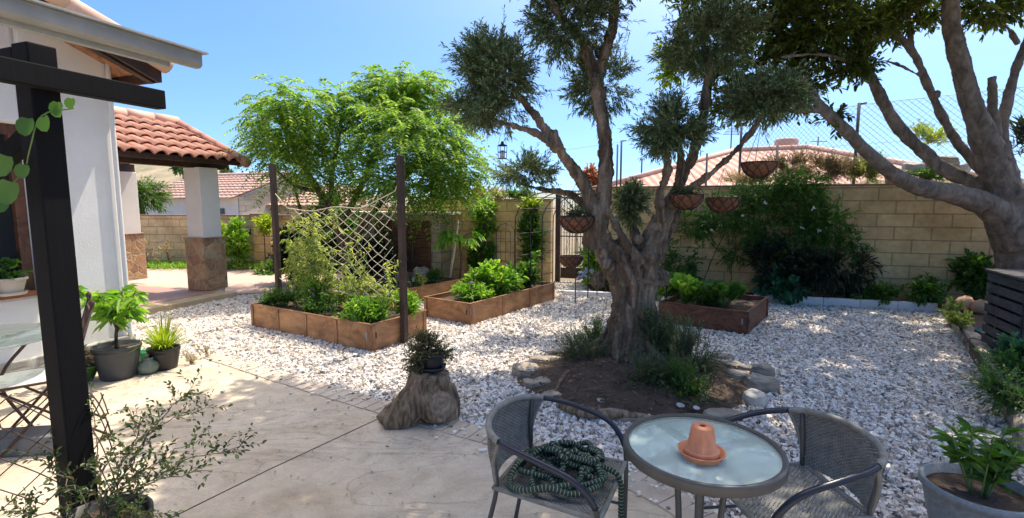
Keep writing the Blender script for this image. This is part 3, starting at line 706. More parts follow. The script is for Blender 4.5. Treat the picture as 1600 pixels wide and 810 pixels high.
fl = obj('floor_slab', g, plain('cream_stone_step', (.60, .47, .30), (.42, .32, .2), 5, .8, 30, .5), port, smooth=False, bevel=.01)
g = MB(); q = lambda s1, s2: (a3 - UD * s1 - ND * s2)[:2]; g.prism([q(.15, .3), q(4.3, .3), q(4.3, 3.1), q(.15, 3.1)], .11, .118)
obj('floor_tiles', g, plain('pink_floor_tiles', (.50, .30, .24), (.42, .26, .2), 2, .6, 20, .1), fl, smooth=False)
# little pedestal and lamp base beside the pillar
pc = G(341, 461) ; t = thing('pedestal', 'small white pedestal beside the portico pillar base', 'pedestal', pc)
obj('shaft', MB().box((0, 0, .17), (.17, .17, .34)), M['plaster'], t, W=False, smooth=False, bevel=.01)
obj('cap', MB().lathe([(.085, .34), (.10, .36), (.10, .38), (.06, .42), (0, .45)], 16), M['quartz'], t, W=False)

# ------------------------------------------------------------------ pergola post and beams
pp = at(88, 425, 2.08); px_, py_ = pp[0], pp[1]
perg = thing('pergola', 'black painted pergola post with crossbeams in left foreground', 'pergola', (px_, py_, 0))
AXP = [UD, ND, ZD]
obj('post', MB().box((px_, py_, 1.11), (.10, .10, 2.22), AXP), M['blackpaint'], perg, smooth=False, bevel=.006)
pb = np.array([px_, py_, 0]) + ND * .085
g = MB().bar(pb + UD * .44 + ZD * 2.085, pb - UD * 1.2 + ZD * 2.085, .06, .085); obj('beam', g, M['blackpaint'], perg, smooth=False, bevel=.004)
g = MB().bar(np.array([px_, py_, 2.16]) - ND * .055 - UD * .01, np.array([px_, py_, 2.16]) - ND * 1.6, .075, .10); obj('crossbeam', g, M['blackpaint'], perg, smooth=False, bevel=.004)
g = MB().bar(np.array([px_, py_, 1.90]) - ND * .03, np.array([px_, py_, 1.62]) - ND * .33 - UD * .12, .06, .06); obj('brace', g, M['blackpaint'], perg, smooth=False, bevel=.004)
def vine(lf, tw):
    b0 = np.array([px_, py_, 0]) + ND * .06 - UD * .03
    p = [b0 + ND * .06 + ZD * 1.98 + UD * .08, b0 + ZD * 1.94, b0 - UD * .05 + ZD * 1.8, b0 - ND * .16 + ZD * 1.72, b0 - ND * .2 - UD * .1 + ZD * 1.6]; stemline(tw, p, .0035)
    for x, y, s in ((92, 158, .055), (112, 152, .045), (45, 182, .075), (68, 180, .065), (88, 160, .06), (12, 240, .09), (20, 280, .1), (40, 255, .06), (8, 300, .08)):
        P = at(x, y, py_ - .10)[None]; leaves(lf, P, np.array([[random.uniform(-.4, .4), -.2, -1]]), s, s * .95, 'round', up=np.array([[0, 1, .3]]), droop=.1)
plantobj('climbing_vine', 'thin vine with round heart-shaped leaves twined on pergola post', 'vine', (px_, py_, 1.5), vine, 'l_mid', 'gstem')

# ------------------------------------------------------------------ olive tree
OY = 4.75; LK = .69
def br(pts, k=5):                                  # (px, py, radius px, dY) -> world polyline with radii
    out = []
    for p in pts:
        w = at(p[0], p[1], OY + p[3]); out.append([*w, p[2] * LK * (OY + p[3]) / FPX])
    return spline(out, k)
ob = MB()
def limb(mbx, pts, n=10, k=5, jit=.0):
    s_ = br(pts, k); mbx.tube(s_[:, :3], s_[:, 3], n, jit=jit); return s_
limb(ob, [(975, 520, 28, 0), (972, 450, 26, 0), (948, 400, 26, 0), (936, 350, 22, 0), (944, 300, 19, .05), (946, 230, 16, .1), (938, 170, 15, .15), (930, 115, 16, .2)])
limb(ob, [(930, 125, 13, .2), (915, 75, 12, .2), (893, 45, 10, .2), (868, 15, 8, .2), (850, -30, 6, .2)])
limb(ob, [(932, 120, 13, .2), (948, 75, 12, .25), (958, 35, 11, .3), (963, -10, 10, .3), (970, -90, 8, .3), (985, -190, 5, .3)])
limb(ob, [(925, 385, 24, 0), (930, 340, 18, -.05), (912, 290, 15, -.1), (882, 245, 13, -.15), (855, 205, 11, -.2), (828, 170, 8, -.2), (800, 145, 5, -.2)])
limb(ob, [(872, 235, 9, -.2), (845, 213, 8, -.25), (812, 200, 6.5, -.25), (780, 192, 4.5, -.3), (750, 196, 3, -.3)])
limb(ob, [(872, 232, 5, -.18), (869, 215, 5, -.2), (868, 203, 4.5, -.2)], k=3)
limb(ob, [(920, 330, 10, .1), (895, 305, 7, .25), (860, 298, 5.5, .3), (830, 292, 4, .3), (805, 285, 3, .3)])
limb(ob, [(1000, 520, 28, 0), (1000, 450, 26, 0), (1010, 400, 27, 0), (1030, 355, 24, 0), (1052, 310, 17, .05), (1070, 270, 12, .1), (1086, 235, 11, .1), (1098, 180, 10, .15), (1104, 130, 9, .15), (1108, 90, 6, .15)])
limb(ob, [(1048, 325, 12, -.05), (1075, 298, 9, -.1), (1110, 272, 8, -.2), (1148, 238, 7, -.25), (1175, 205, 5.5, -.3), (1195, 175, 4, -.3)])
limb(ob, [(1035, 345, 13, -.1), (1030, 310, 9, -.15), (1042, 270, 9, -.2), (1042, 235, 7, -.25), (1045, 205, 5, -.25)])
limb(ob, [(1058, 300, 8, 0), (1063, 265, 7, -.05), (1064, 240, 6.5, -.1), (1060, 215, 5, -.1)])
limb(ob, [(1000, 410, 14, -.1), (975, 375, 8, -.15), (958, 345, 7, -.1), (944, 322, 6, -.05)])
limb(ob, [(1000, 400, 16, .15), (990, 360, 10, .3), (986, 330, 6, .35)])
limb(ob, [(1025, 400, 18, .1), (1045, 360, 12, .2), (1062, 330, 8, .25)])
for a_ in (1, -1):                                  # burls at the crotch
    for i in range(12):
        x, y = 985 + random.uniform(-55, 50), 405 + random.uniform(-35, 40); w = at(x, y, OY - .04 + random.uniform(-.08, .16)); r_ = random.uniform(.035, .09)
        ob.tube([w - ZD * r_, w - ZD * r_ * .5, w + ZD * r_ * .5, w + ZD * r_], [r_ * .3, r_ * .9, r_ * .9, r_ * .3], 8)
# root strands: twisted ribs running down the trunk and flaring out at its foot
c0 = at(985, 420, OY)
for i in range(30):
    a = i * 2 * math.pi / 30 + random.uniform(-.12, .12); tw_ = random.uniform(.7, 1.5)
    foot = random.uniform(.36, .58); p = []
    for t in np.linspace(0, 1, 9):
        z = 1.08 * (1 - t) ** 1.0 + .04
        rad = .110 + .085 * (1 - t) ** 3 + .035 * math.sin(t * 3.2 + i) + (foot - .15) * max(0, t - .3) ** 1.7 * 1.45
        aa = a + tw_ * t + .12 * math.sin(t * 7 + i * 2.1)
        cx = c0[0] + .02 + .06 * t; cy = OY + .02
        p.append([cx + math.cos(aa) * rad * 1.05, cy + math.sin(aa) * rad * .9, z + .02, random.uniform(.016, .046) * (1 - .05 * t) * (1 + .3 * math.sin(t * 9 + i * 1.7))])
    s_ = spline(p, 4); ob.tube(s_[:, :3], s_[:, 3], 8)
s_ = spline([[c0[0], OY, 1.15, .18], [c0[0] + .02, OY, .9, .115], [c0[0] + .04, OY, .6, .115], [c0[0] + .05, OY, .3, .28], [c0[0] + .05, OY, -.05, .38]], 4); ob.tube(s_[:, :3], s_[:, 3] * .80, 16)
for i in range(44):                                 # thin cords of bark between the ribs
    a = random.uniform(0, 6.28); tw_ = random.uniform(.2, 1.4); p = []; z1 = random.uniform(.5, 1.15); z0_ = random.uniform(.0, .35)
    for t in np.linspace(0, 1, 9):
        z = z1 + (z0_ - z1) * t; q_ = 1 - z / 1.15; rad = .140 + .07 * (1 - q_) ** 3 + .40 * max(0, q_ - .45) ** 1.5 + .02 * math.sin(t * 11 + i); aa = a + tw_ * t + .1 * math.sin(t * 9 + i)
        p.append([c0[0] + .02 + .04 * q_ + math.cos(aa) * rad * 1.05, OY + .02 + math.sin(aa) * rad * .92, z, random.uniform(.010, .020)])
    s_ = spline(p, 4); ob.tube(s_[:, :3], s_[:, 3], 6)
for i in range(9):                                  # surface roots
    a = random.uniform(0, 6.28); p = [[c0[0] + .05 + math.cos(a + .25 * math.sin(k + i)) * (.34 + .11 * k), OY + math.sin(a + .25 * math.sin(k + i)) * (.3 + .09 * k), .17 - .045 * k, .05 - .008 * k] for k in range(5)]
    s_ = spline(p, 4); ob.tube(s_[:, :3], s_[:, 3], 6)
olive = thing('olive_tree', 'old gnarled olive tree with pompom crowns in a stone ringed bed', 'tree', (c0[0], OY, 0))
organic('trunk', ob, M['oliveb'], .0115, olive, 1, ((.10, .05), (.025, .022)))
poms = [((782, 118), (78, 72), -.2, 620), ((745, 165), (50, 42), -.2, 220), ((893, 25), (72, 75), .2, 560), ((940, 128), (62, 62), .45, 330), ((822, 268), (58, 26), .3, 170), ((1045, 200), (60, 46), -.25, 400),
        ((1112, 62), (82, 62), .15, 620), ((1200, 152), (68, 40), -.3, 430), ((988, 318), (34, 34), .35, 200), ((975, -90), (100, 70), .3, 420), ((860, -80), (95, 70), .2, 400), ((1120, -90), (100, 80), .3, 420), ((1010, -190), (130, 70), .4, 420), ((800, -190), (110, 60), .8, 360), ((860, -240), (130, 60), .6, 420)]
for (cx, cy), (rx, ry), dy, nt_ in poms:
    lf, tw = MB(), MB(); Y = OY + dy; sc = Y / FPX
    far = cy < -40
    blob(lf, tw, at(cx, cy, Y), (rx * sc, rx * sc * .95, ry * sc), int(nt_ * (1.25 if not far else 1.5)), 16 if not far else 12, .052, .012 if not far else .024, 'lance', .135, lumps=32, upb=.3, lump_r=.40, ang=.75, tr=.0018, out=.9, shell=.6)
    if not far: blob(lf, tw, at(cx, cy, Y), (rx * sc * 1.08, rx * sc, ry * sc * 1.08), nt_ // 10, 15, .05, .011, 'lance', .26, lumps=26, upb=.2, lump_r=.3, ang=.7, tr=.0018, out=1.4, shell=.3)
    cr = obj('crown', lf, M['l_olive'], olive); obj('twigs', tw, M['twig'], cr)

# ------------------------------------------------------------------ big tree at right
OY = 6.9; LK = .68
rb = MB()
limb(rb, [(1602, 520, 52, 0), (1598, 450, 46, 0), (1592, 390, 45, 0), (1580, 330, 50, 0), (1570, 290, 46, 0)], 14)
limb(rb, [(1590, 380, 36, -.1), (1555, 330, 30, -.15), (1500, 306, 24, -.25), (1440, 294, 19, -.35), (1395, 272, 17, -.4), (1355, 238, 14, -.45), (1318, 200, 13, -.5), (1288, 172, 11, -.5), (1268, 145, 8, -.5), (1250, 120, 6, -.5)])
limb(rb, [(1300, 182, 8, -.5), (1275, 172, 7.5, -.5), (1240, 172, 6, -.5), (1200, 160, 4, -.4)])
limb(rb, [(1575, 310, 26, .1), (1530, 290, 20, .15), (1480, 268, 16, .2), (1440, 235, 14, .3), (1400, 195, 13, .35), (1375, 150, 11.5, .35), (1350, 95, 11, .35), (1330, 30, 9, .35), (1300, -40, 7, .3), (1260, -120, 5, .2)])
limb(rb, [(1555, 280, 16, .3), (1505, 235, 11, .45), (1468, 175, 9, .5), (1440, 110, 8, .5), (1420, 75, 7.5, .5), (1375, 30, 7, .5), (1310, 5, 6, .4), (1240, -25, 5, .3)])
limb(rb, [(1424, 80, 6, .5), (1420, 30, 5.5, .5), (1410, -40, 5, .5), (1400, -120, 4, .5)])
limb(rb, [(1575, 310, 36, -.1), (1548, 240, 29, -.1), (1520, 170, 22, -.1), (1500, 100, 19, -.1), (1486, 40, 17, -.1), (1484, -20, 15, -.1), (1470, -110, 11, -.1), (1440, -220, 7, -.1)])
limb(rb, [(1560, 230, 13, .1), (1552, 180, 10, .1), (1550, 120, 8, .1)], k=3)
limb(rb, [(1580, 280, 18, .2), (1565, 215, 12, .2), (1576, 150, 10, .2), (1592, 95, 9, .2), (1615, 40, 8, .2), (1640, -60, 6, .2)])
limb(rb, [(1590, 70, 6, .2), (1575, 45, 4.5, .2), (1555, 30, 3, .2)], k=3)
limb(rb, [(1375, 140, 5, .3), (1330, 100, 4.5, .2), (1280, 85, 4, 0), (1220, 90, 3, 0)], k=3)
limb(rb, [(1440, 120, 4, .5), (1400, 100, 3, .5), (1360, 90, 2.5, .5)], k=3)
for x, y, r_ in ((1312, 200, 7), (1462, 150, 6), (1345, 232, 6)):
    w = at(x, y, OY - .3 if y > 195 else OY); r_ *= OY / FPX; dd = nrm(np.array([random.uniform(-1, -.3), -.8, random.uniform(0, .8)])); rb.tube([w, w + dd * r_ * 1.6, w + dd * r_ * 2.2], [r_, r_ * .85, r_ * .6], 8)
rtree = thing('shade_tree', 'large grey barked shade tree with spreading limbs at right', 'tree', at(1600, 490, OY) * [1, 1, 0])
organic('trunk', rb, M['ficusb'], .018, rtree, 1, ((.25, .05), (.05, .018)))
rt = [((1290, 45), (80, 60), .3, 420), ((1210, 60), (70, 60), .7, 380), ((1150, 110), (60, 48), .9, 260), ((1060, 105), (42, 50), 1.1, 150), ((1250, 130), (48, 38), .5, 200), ((1390, 30), (60, 32), .4, 240), ((1200, 10), (110, 40), .6, 380), ((1340, 100), (38, 30), .2, 120), ((1310, 180), (16, 12), -.5, 24), ((1540, 22), (55, 24), .2, 130), ((1430, 15), (50, 28), .6, 130), ((1090, 20), (60, 40), 1.0, 200), ((1590, 10), (40, 28), .3, 60), ((1150, 170), (50, 26), .9, 120)]
for (cx, cy), (rx, ry), dy, nt_ in rt:
    lf, tw = MB(), MB(); Y = OY + dy; sc = Y / FPX; yel = cx < 1100 and cy > 60
    blob(lf, tw, at(cx, cy, Y), (rx * sc, rx * sc * .9, ry * sc), int(nt_ * .82), 12, .085, .036, 'oval', .26, lumps=18, upb=.1, lump_r=.42, ang=.9, tr=.003, shell=.6)
    cr = obj('crown', lf, M['l_yel' if yel else 'l_dark'], rtree); obj('twigs', tw, M['twig'], cr)
# the rest of its crown, above the picture: it shades the gravel and the table
for c_, r_, nt_ in (((1.9, 4.6, 4.6), (1.3, 1.2, .55), 330), ((3.5, 4.9, 5.0), (1.3, 1.3, .7), 380), ((5.2, 5.4, 5.2), (1.5, 1.4, .8), 420), ((4.6, 7.2, 6.0), (1.8, 1.5, .9), 420), ((3.0, 7.6, 5.9), (1.6, 1.4, .8), 380), ((6.6, 6.6, 5.6), (1.3, 1.6, .9), 330), ((1.6, 3.3, 4.8), (1.2, 1.0, .5), 300), ((3.6, 3.3, 5.0), (1.4, 1.0, .6), 330), ((2.0, 6.2, 5.2), (1.0, 1.1, .6), 240), ((5.4, 3.8, 5.0), (1.4, 1.1, .6), 300), ((6.0, 9.4, 6.0), (2.0, 1.2, .9), 360),((3.6, 10.0, 6.4), (2.0, 1.0, .8), 330), ((1.0, 4.3, 4.9), (1.0, .9, .45), 300), ((.2, 4.7, 5.0), (.9, .8, .4), 290), ((-.5, 5.6, 5.1), (.8, .7, .4), 170)):
    lf, tw = MB(), MB(); blob(lf, tw, c_, r_, int(nt_ * 1.12), 12, .12, .056, 'oval', .34, lumps=20, upb=.1, lump_r=.4, ang=.9, tr=.004, shell=.6)
    cr = obj('crown', lf, M['l_dark'], rtree); obj('twigs', tw, M['twig'], cr)

# ------------------------------------------------------------------ fern-leaved tree behind the beds
OY = 9.4; LK = 1.0
fb = MB()
limb(fb, [(548, 470, 9, 0), (545, 430, 8, 0), (538, 390, 8, 0), (525, 350, 7, 0), (505, 310, 6, 0), (480, 270, 5, 0), (455, 220, 3.5, 0), (440, 180, 2.5, 0)])
limb(fb, [(528, 355, 6, 0), (555, 310, 5, .1), (580, 255, 4.5, .1), (600, 200, 4, .1), (615, 150, 2.5, .1)])
limb(fb, [(540, 390, 6, 0), (575, 345, 5, -.1), (620, 290, 4, -.2), (665, 250, 3.5, -.2), (710, 235, 2.5, -.2)])
limb(fb, [(515, 325, 4, 0), (520, 270, 3.5, -.1), (530, 210, 3, -.1), (535, 170, 2, -.1)])
limb(fb, [(500, 300, 3.5, 0), (460, 290, 3, .2), (425, 260, 2, .2)])
limb(fb, [(505, 320, 4.5, 0), (478, 345, 4, -.2), (470, 330, 3, -.2), (462, 300, 2, -.2)])
ft = thing('feathery_tree', 'bright green feathery-leaved tree behind the netted planter', 'tree', at(548, 470, OY) * [1, 1, 0])
organic('trunk', fb, M['thinb'], .02, ft, 1, ((.08, .012),))
fcl = [((440, 160), (42, 32), 80), ((422, 195), (36, 30), 70), ((610, 140), (34, 26), 70), ((655, 135), (30, 24), 60), ((690, 185), (40, 34), 80), ((450, 225), (55, 45), 130), ((500, 175), (50, 35), 110), ((520, 230), (60, 50), 140), ((560, 170), (45, 35), 90), ((600, 150), (50, 38), 120), ((650, 150), (48, 40), 120), ((620, 205), (65, 50), 170), ((680, 220), (55, 45), 150), ((715, 255), (45, 42), 120), ((660, 285), (60, 40), 150), ((590, 280), (60, 40), 140), ((470, 270), (45, 26), 70), ((700, 296), (40, 26), 80), ((430, 235), (35, 28), 60)]
for (cx, cy), (rx, ry), nn in fcl:
    nn = int(nn * 1.25)
    lf, tw = MB(), MB(); Y = OY + RNG.uniform(-.8, .8); sc = Y / FPX
    d = rdir(nn); A = at(cx, cy, Y) + d * (RNG.uniform(0, 1, (nn, 1)) ** .5) * np.array([rx, rx * 1.1, ry]) * sc * .85
    Dd = nrm(d * [1, 1, .5] + rdir(nn) * .7 + ZD * RNG.uniform(-.3, .9, (nn, 1)))
    fronds(lf, None, A, Dd, RNG.uniform(.34, .62, nn), 12, .10, .030, .6)
    cr = obj('crown', lf, M['l_fern'], ft)

# ------------------------------------------------------------------ planter beds
def plank_bed(name, label, near, right, left, h, mat='planter', post_h=0, group=None, batt=3):
    """near, right, left: ground corners; box of boards with battens, rim and soil"""
    near, right, left = [np.r_[p[:2], 0] for p in (near, right, left)]
    a = nrm(left - near); L = np.linalg.norm(left - near); b = right - near; b = b - a * a.dot(b); Wd = np.linalg.norm(b); b = nrm(b)
    t = thing(name, label, 'planter', near, 0, group); th = .022
    ax = [a, b, ZD]
    def P(x, y, z): return near + a * x + b * y + ZD * z
    def side(c, sz): obj('side_panel', MB().box(c, sz, ax), M[mat], t, smooth=False, bevel=.002)
    side(P(L / 2, th / 2, h / 2), (L, th, h)); side(P(L / 2, Wd - th / 2, h / 2), (L, th, h))
    side(P(th / 2, Wd / 2, h / 2), (th, Wd - 2 * th - .002, h)); side(P(L - th / 2, Wd / 2, h / 2), (th, Wd - 2 * th - .002, h))
    m = M['planterd'] if mat != 'planter3' else M['planter3']
    def batten(c, sz): obj('batten', MB().box(c, sz, ax), m, t, smooth=False, bevel=.002)
    for k in range(batt + 1):
        x = .03 + (L - .06) * k / batt
        batten(P(x, -.006, h / 2 - .003), (.05, .010, h - .012))
        batten(P(x, Wd + .010, h / 2 - .003), (.045, .016, h - .012))
    for y in (.03, Wd - .03): batten(P(-.010, y, h / 2 - .003), (.016, .045, h - .012)); batten(P(L + .010, y, h / 2 - .003), (.016, .045, h - .012))
    g = MB(); r_ = .026
    g.box(P(L / 2, .008, h + .005), (L + .035, .034, .010), ax); g.box(P(L / 2, Wd - .008, h + .005), (L + .035, .034, .010), ax)
    g.box(P(.008, Wd / 2, h + .0045), (.034, Wd - .051, .010), ax); g.box(P(L - .008, Wd / 2, h + .0045), (.034, Wd - .051, .010), ax)
    obj('rim', g, m, t, smooth=False, bevel=.002)
    obj('latch', MB().box(P(.05, -.017, h * .62), (.018, .012, .07), ax), M['wire'], t, smooth=False, bevel=.002); obj('latch', MB().box(P(-.017, .05, h * .62), (.012, .018, .07), ax), M['iron'], t, smooth=False, bevel=.002)
    g = MB(); n = 24; V = []
    for i in range(n):
        for j in range(10):
            x = th + .001 + (L - 2 * th - .002) * i / (n - 1); y = th + .001 + (Wd - 2 * th - .002) * j / 9; V.append(P(x, y, h - .05 + .03 * noise.noise(Vector((x * 6, y * 6, L)))))
    idx = np.arange(n * 10).reshape(n, 10); g.add(V, np.stack([idx[:-1, :-1], idx[1:, :-1], idx[1:, 1:], idx[:-1, 1:]], -1).reshape(-1, 4))
    obj('soil', g, M['soil'], t)
    return t, P, L, Wd
GB = 'reddish wooden raised garden beds'
_, P1, L1, W1 = plank_bed('raised_planter', 'wooden raised planter with the netted trellis above it, left', G(581, 553), G(661, 524), G(394, 512), .31, group=GB, batt=4)
_, P2, L2, W2 = plank_bed('raised_planter', 'wooden raised planter of bright greens between netted planter and olive tree', G(735, 511), G(663, 498), G(866, 471), .30, group=GB, batt=3)
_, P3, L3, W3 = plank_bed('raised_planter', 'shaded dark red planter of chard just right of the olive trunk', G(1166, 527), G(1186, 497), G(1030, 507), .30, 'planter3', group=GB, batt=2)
_, P4, L4, W4 = plank_bed('raised_planter', 'low back planter bed with drip hoses in front of the shed', G(610, 485), G(735, 462), G(500, 465), .27, group=GB, batt=3)

def dense(lf, tw, c, rad, n, L, Wd, kind='oval', up=.6, nl=7, tl=.12, lumps=12):
    blob(lf, tw, c, rad, n, nl, L, Wd, kind, tl, lumps=lumps, upb=up, lump_r=.45, ang=.9, tr=.002, shell=.8)
H1 = .28
def herb(name, label, cat, P, x, y, z, rad, n, L=.05, Wd=.022, mat='l_veg', kind='oval', group=None, **k):
    c = P(x, y, z)
    return plantobj(name, label, cat, c, lambda lf, tw: dense(lf, tw, c + ZD * rad[2] * .7, rad, n, L, Wd, kind, **k), mat, 'gstem', group)
GP1 = 'leafy plants growing in the netted planter'
herb('lettuce_clump', 'bright green leafy clump at near corner of netted planter', 'plant', P1, .32, .22, H1, (.36, .17, .15), 330, .06, .022, 'l_veg', group=GP1)
herb('lettuce_clump', 'bright green leafy clump right of the trellis post, at planter end', 'plant', P1, .15, .68, H1, (.17, .16, .18), 170, .06, .02, 'l_veg', group=GP1)
herb('herb_clump', 'grey-green herb clump at far left end of netted planter', 'plant', P1, L1 - .2, .25, H1, (.24, .2, .12), 200, .045, .018, 'l_mid', group=GP1)
herb('herb_clump', 'taller yellow-green clump left of centre in netted planter', 'plant', P1, L1 - .75, .42, H1, (.22, .2, .2), 230, .05, .022, 'l_veg', group=GP1)
herb('herb_clump', 'loose green clump in the middle of netted planter front', 'plant', P1, 1.2, .25, H1, (.2, .14, .09), 80, .045, .02, 'l_mid', group=GP1)
herb('herb_clump', 'pale green growth along back edge of netted planter', 'plant', P1, .95, .72, H1, (.6, .15, .22), 300, .05, .022, 'l_tom', group=GP1)
for x, y, w_ in ((1.0, .2, 'first'), (.78, .16, 'second'), (1.45, .18, 'third'), (1.62, .26, 'fourth'), (.62, .3, 'fifth')):
    c = P1(x, y, H1)
    def seedling(lf, tw, c=c):
        stemline(tw, [c, c + np.array([.01, 0, .12]), c + np.array([0, .01, .26])], .004)
        A = c + ZD * RNG.uniform(.03, .27, (26, 1)); leaves(lf, A, rdir(26) * [1, 1, .5] + ZD * .2, .055, .025, 'oval', droop=.4)
    plantobj('seedling', 'small upright green seedling along the front of netted planter, %s from the right' % w_, 'plant', c, seedling, 'l_mid', 'gstem', 'seedlings in the netted planter')
# trellis with posts and string net
tr0 = P1(0, W1 / 2, 0) - nrm(P1(1, 0, 0) - P1(0, 0, 0)) * .06; tr1 = P1(L1, W1 / 2, 0) + nrm(P1(1, 0, 0) - P1(0, 0, 0)) * .05
trel = thing('net_trellis', 'string net strung between two tall dark wooden posts over the planter', 'trellis', tr0)
ax1 = [nrm(P1(1, 0, 0) - P1(0, 0, 0)), nrm(P1(0, 1, 0) - P1(0, 0, 0)), ZD]
for p in (tr0, tr1): obj('post', MB().box(p + ZD * 1.06, (.065, .065, 2.12), ax1), M['post'], trel, smooth=False, bevel=.004)
def netp(s_, t_):
    ztop = np.interp(s_, [0, .12, .3, .55, .75, 1], [1.74, 1.64, 1.57, 1.54, 1.52, 1.52]); zb = .5
    x = np.interp(s_, [0, 1], [.03, L1 - .22]); lean = .10 * t_ * math.sin(s_ * 3.1)
    x += .05 * (1 - t_) * math.sin(s_ * 9)
    return P1(x, W1 / 2 + lean, zb + (ztop - zb) * t_ + .02 * math.sin(s_ * 14 + t_ * 6))
g = MB(); step = 1 / 10
for k in range(-11, 12):
    for sg in (1, -1):
        pts = []
        for q_ in np.linspace(0, 1, 13):
            s_ = (k * step if sg > 0 else 1 - k * step) + sg * q_ * .95
            if -.001 <= s_ <= 1.001: pts.append(netp(s_, q_) + RNG.normal(size=3) * .003)
        if len(pts) > 1: g.tube(pts, .0038, 4)
g.tube([netp(s_, 1) for s_ in np.linspace(0, 1, 14)], .006, 5); g.tube([netp(s_, 0) for s_ in np.linspace(0, 1, 14)], .005, 5)
g.tube([netp(0, 1), tr0 + ZD * 1.9], .006, 5); g.tube([netp(0, 0), tr0 + ZD * .5], .005, 5)
g.tube([netp(1, 1), tr1 + ZD * 1.75], .006, 5); g.tube([netp(1, 0), tr1 + ZD * .6], .005, 5)
obj('net', g, M['string'], trel)
def tomato(lf, tw, s0, s1, n, hmax, nleaf=34):
    for i in range(n):
        s_ = random.uniform(s0, s1); tmax = hmax * random.uniform(.6, 1.0); p = [P1(np.interp(s_, [0, 1], [.1, L1 - .2]), W1 / 2 + random.uniform(-.05, .1), H1)]
        for q_ in np.linspace(0.05, tmax, 8): 
            s_ += random.uniform(-.06, .06); p.append(netp(min(1, max(0, s_)), q_) + RNG.normal(size=3) * .025)
        p = spline(p, 4); tw.tube(p, np.linspace(.005, .0025, len(p)), 4)
        A = p[RNG.integers(2, len(p), nleaf)]; D = rdir(nleaf) * [1, 1, .6]
        twigs(lf, tw, A, D, .10, 5, .062, .021, 'oval', .8, 0, .0015, .4, droop=.5)
cN = P1(L1 * .3, W1 / 2, H1)
plantobj('vine_plant', 'pale sparse tomato vines climbing right half of string net', 'vine', cN, lambda lf, tw: tomato(lf, tw, .0, .92, 22, .62, 8), 'l_tom', 'gstem')
cN = P1(L1 * .8, W1 / 2, H1)
plantobj('vine_plant', 'dense yellow-green vines filling left end of string net', 'vine', cN, lambda lf, tw: tomato(lf, tw, .72, .99, 13, 1.02, 17), 'l_tom', 'gstem')

GP2 = 'leafy plants growing in the central planter'
herb('lettuce_clump', 'low bright green leaf clump at near end of central planter', 'plant', P2, .36, .3, H1, (.32, .26, .1), 360, .06, .024, 'l_veg', group=GP2)
herb('pepper_bush', 'bushy light green plants in the middle of central planter', 'plant', P2, .95, .35, H1, (.38, .26, .28), 330, .10, .042, 'l_veg', group=GP2)
herb('bean_plants', 'taller leafy plants at far end of central planter under the arch', 'plant', P2, 1.65, .35, H1, (.28, .24, .24), 170, .10, .05, 'l_mid', group=GP2)
def tallp(lf, tw):
    c = P2(1.75, .15, H1); stemline(tw, [c, c + [.02, 0, .3], c + [.03, 0, .55]], .007); A = c + np.array([.015, 0, 0]) + ZD * RNG.uniform(.1, .56, (30, 1)); leaves(lf, A, rdir(30) * [1, 1, .4] + ZD * .2, .11, .06, 'oval', droop=.3)
plantobj('tall_leafy_plant', 'single tall broad-leaved stem at the right end of central planter', 'plant', P2(1.75, .15, H1), tallp, 'l_veg', 'gstem')
GP3 = 'vegetables growing in the shaded planter'
def chard(c, n, h, L, W_, seed=0):
    def f(lf, tw):
        for i in range(n):
            a = random.uniform(0, 6.28); tilt = random.uniform(.1, .6); d = np.array([math.cos(a) * tilt, math.sin(a) * tilt, 1]); d = nrm(d); hh = h * random.uniform(.6, 1.25)
            p0 = c + np.array([math.cos(a), math.sin(a), 0]) * .03; p1 = p0 + d * hh; tw.tube([p0, (p0 + p1) / 2 + ZD * .01, p1], [.006, .005, .003], 5)
            for k in range(3):
                w_ = rdir(1) * .25; leaves(lf, (p1 - d * hh * .25)[None], (d[None] + w_ + np.array([[d[0], d[1], -.2]]) * .4), L * random.uniform(1.0, 1.5), W_ * 1.2, 'oval', droop=.25)
    return f
for (x, y, n, h, L, W_, m_, lab) in ((1.2, .25, 16, .24, .17, .09, 'l_veg', 'upright chard clump nearest the olive trunk in shaded planter'), (.85, .3, 14, .26, .2, .1, 'l_veg', 'tall broad chard leaves in middle of shaded planter'), (.35, .35, 26, .22, .17, .13, 'l_mid', 'spreading squash plant at right end of shaded planter'), (.6, .7, 18, .2, .16, .1, 'l_deep', 'dark leafy plant along back of shaded planter')):
    c = P3(x, y, .26); plantobj('leafy_vegetable', lab, 'plant', c, chard(c, n, h, L, W_), m_, 'gstem', GP3)
herb('herb_clump', 'feathery green carrot tops filling middle of shaded planter', 'plant', P3, .6, .4, .26, (.34, .2, .16), 260, .06, .02, 'l_mid', group=GP3)
herb('herb_clump', 'low dark herbs at left back of shaded planter', 'plant', P3, 1.2, .7, .26, (.3, .2, .2), 220, .06, .03, 'l_deep', group=GP3)
# back bed
g = MB()
for y in (.25, .5, .75): g.tube([P4(x, y * W4, .26 + .012 * math.sin(x * 5 + y * 9)) for x in np.linspace(.05, L4 - .05, 14)], .009, 6)
tag(obj('drip_hose', g, M['slab']), 'thin drip irrigation pipes laid along the back bed soil', 'hose')
for (x, y, m_, lab) in ((.35, .8, 'l_mid', 'small green plant at right end of back bed'), (.15, .45, 'l_tom', 'little pale flowering plant in right corner of back bed')):
    herb('herb_clump', lab, 'plant', P4, x, y * W4, .24, (.12, .12, .12), 60, .06, .025, m_, group='plants in the back bed')

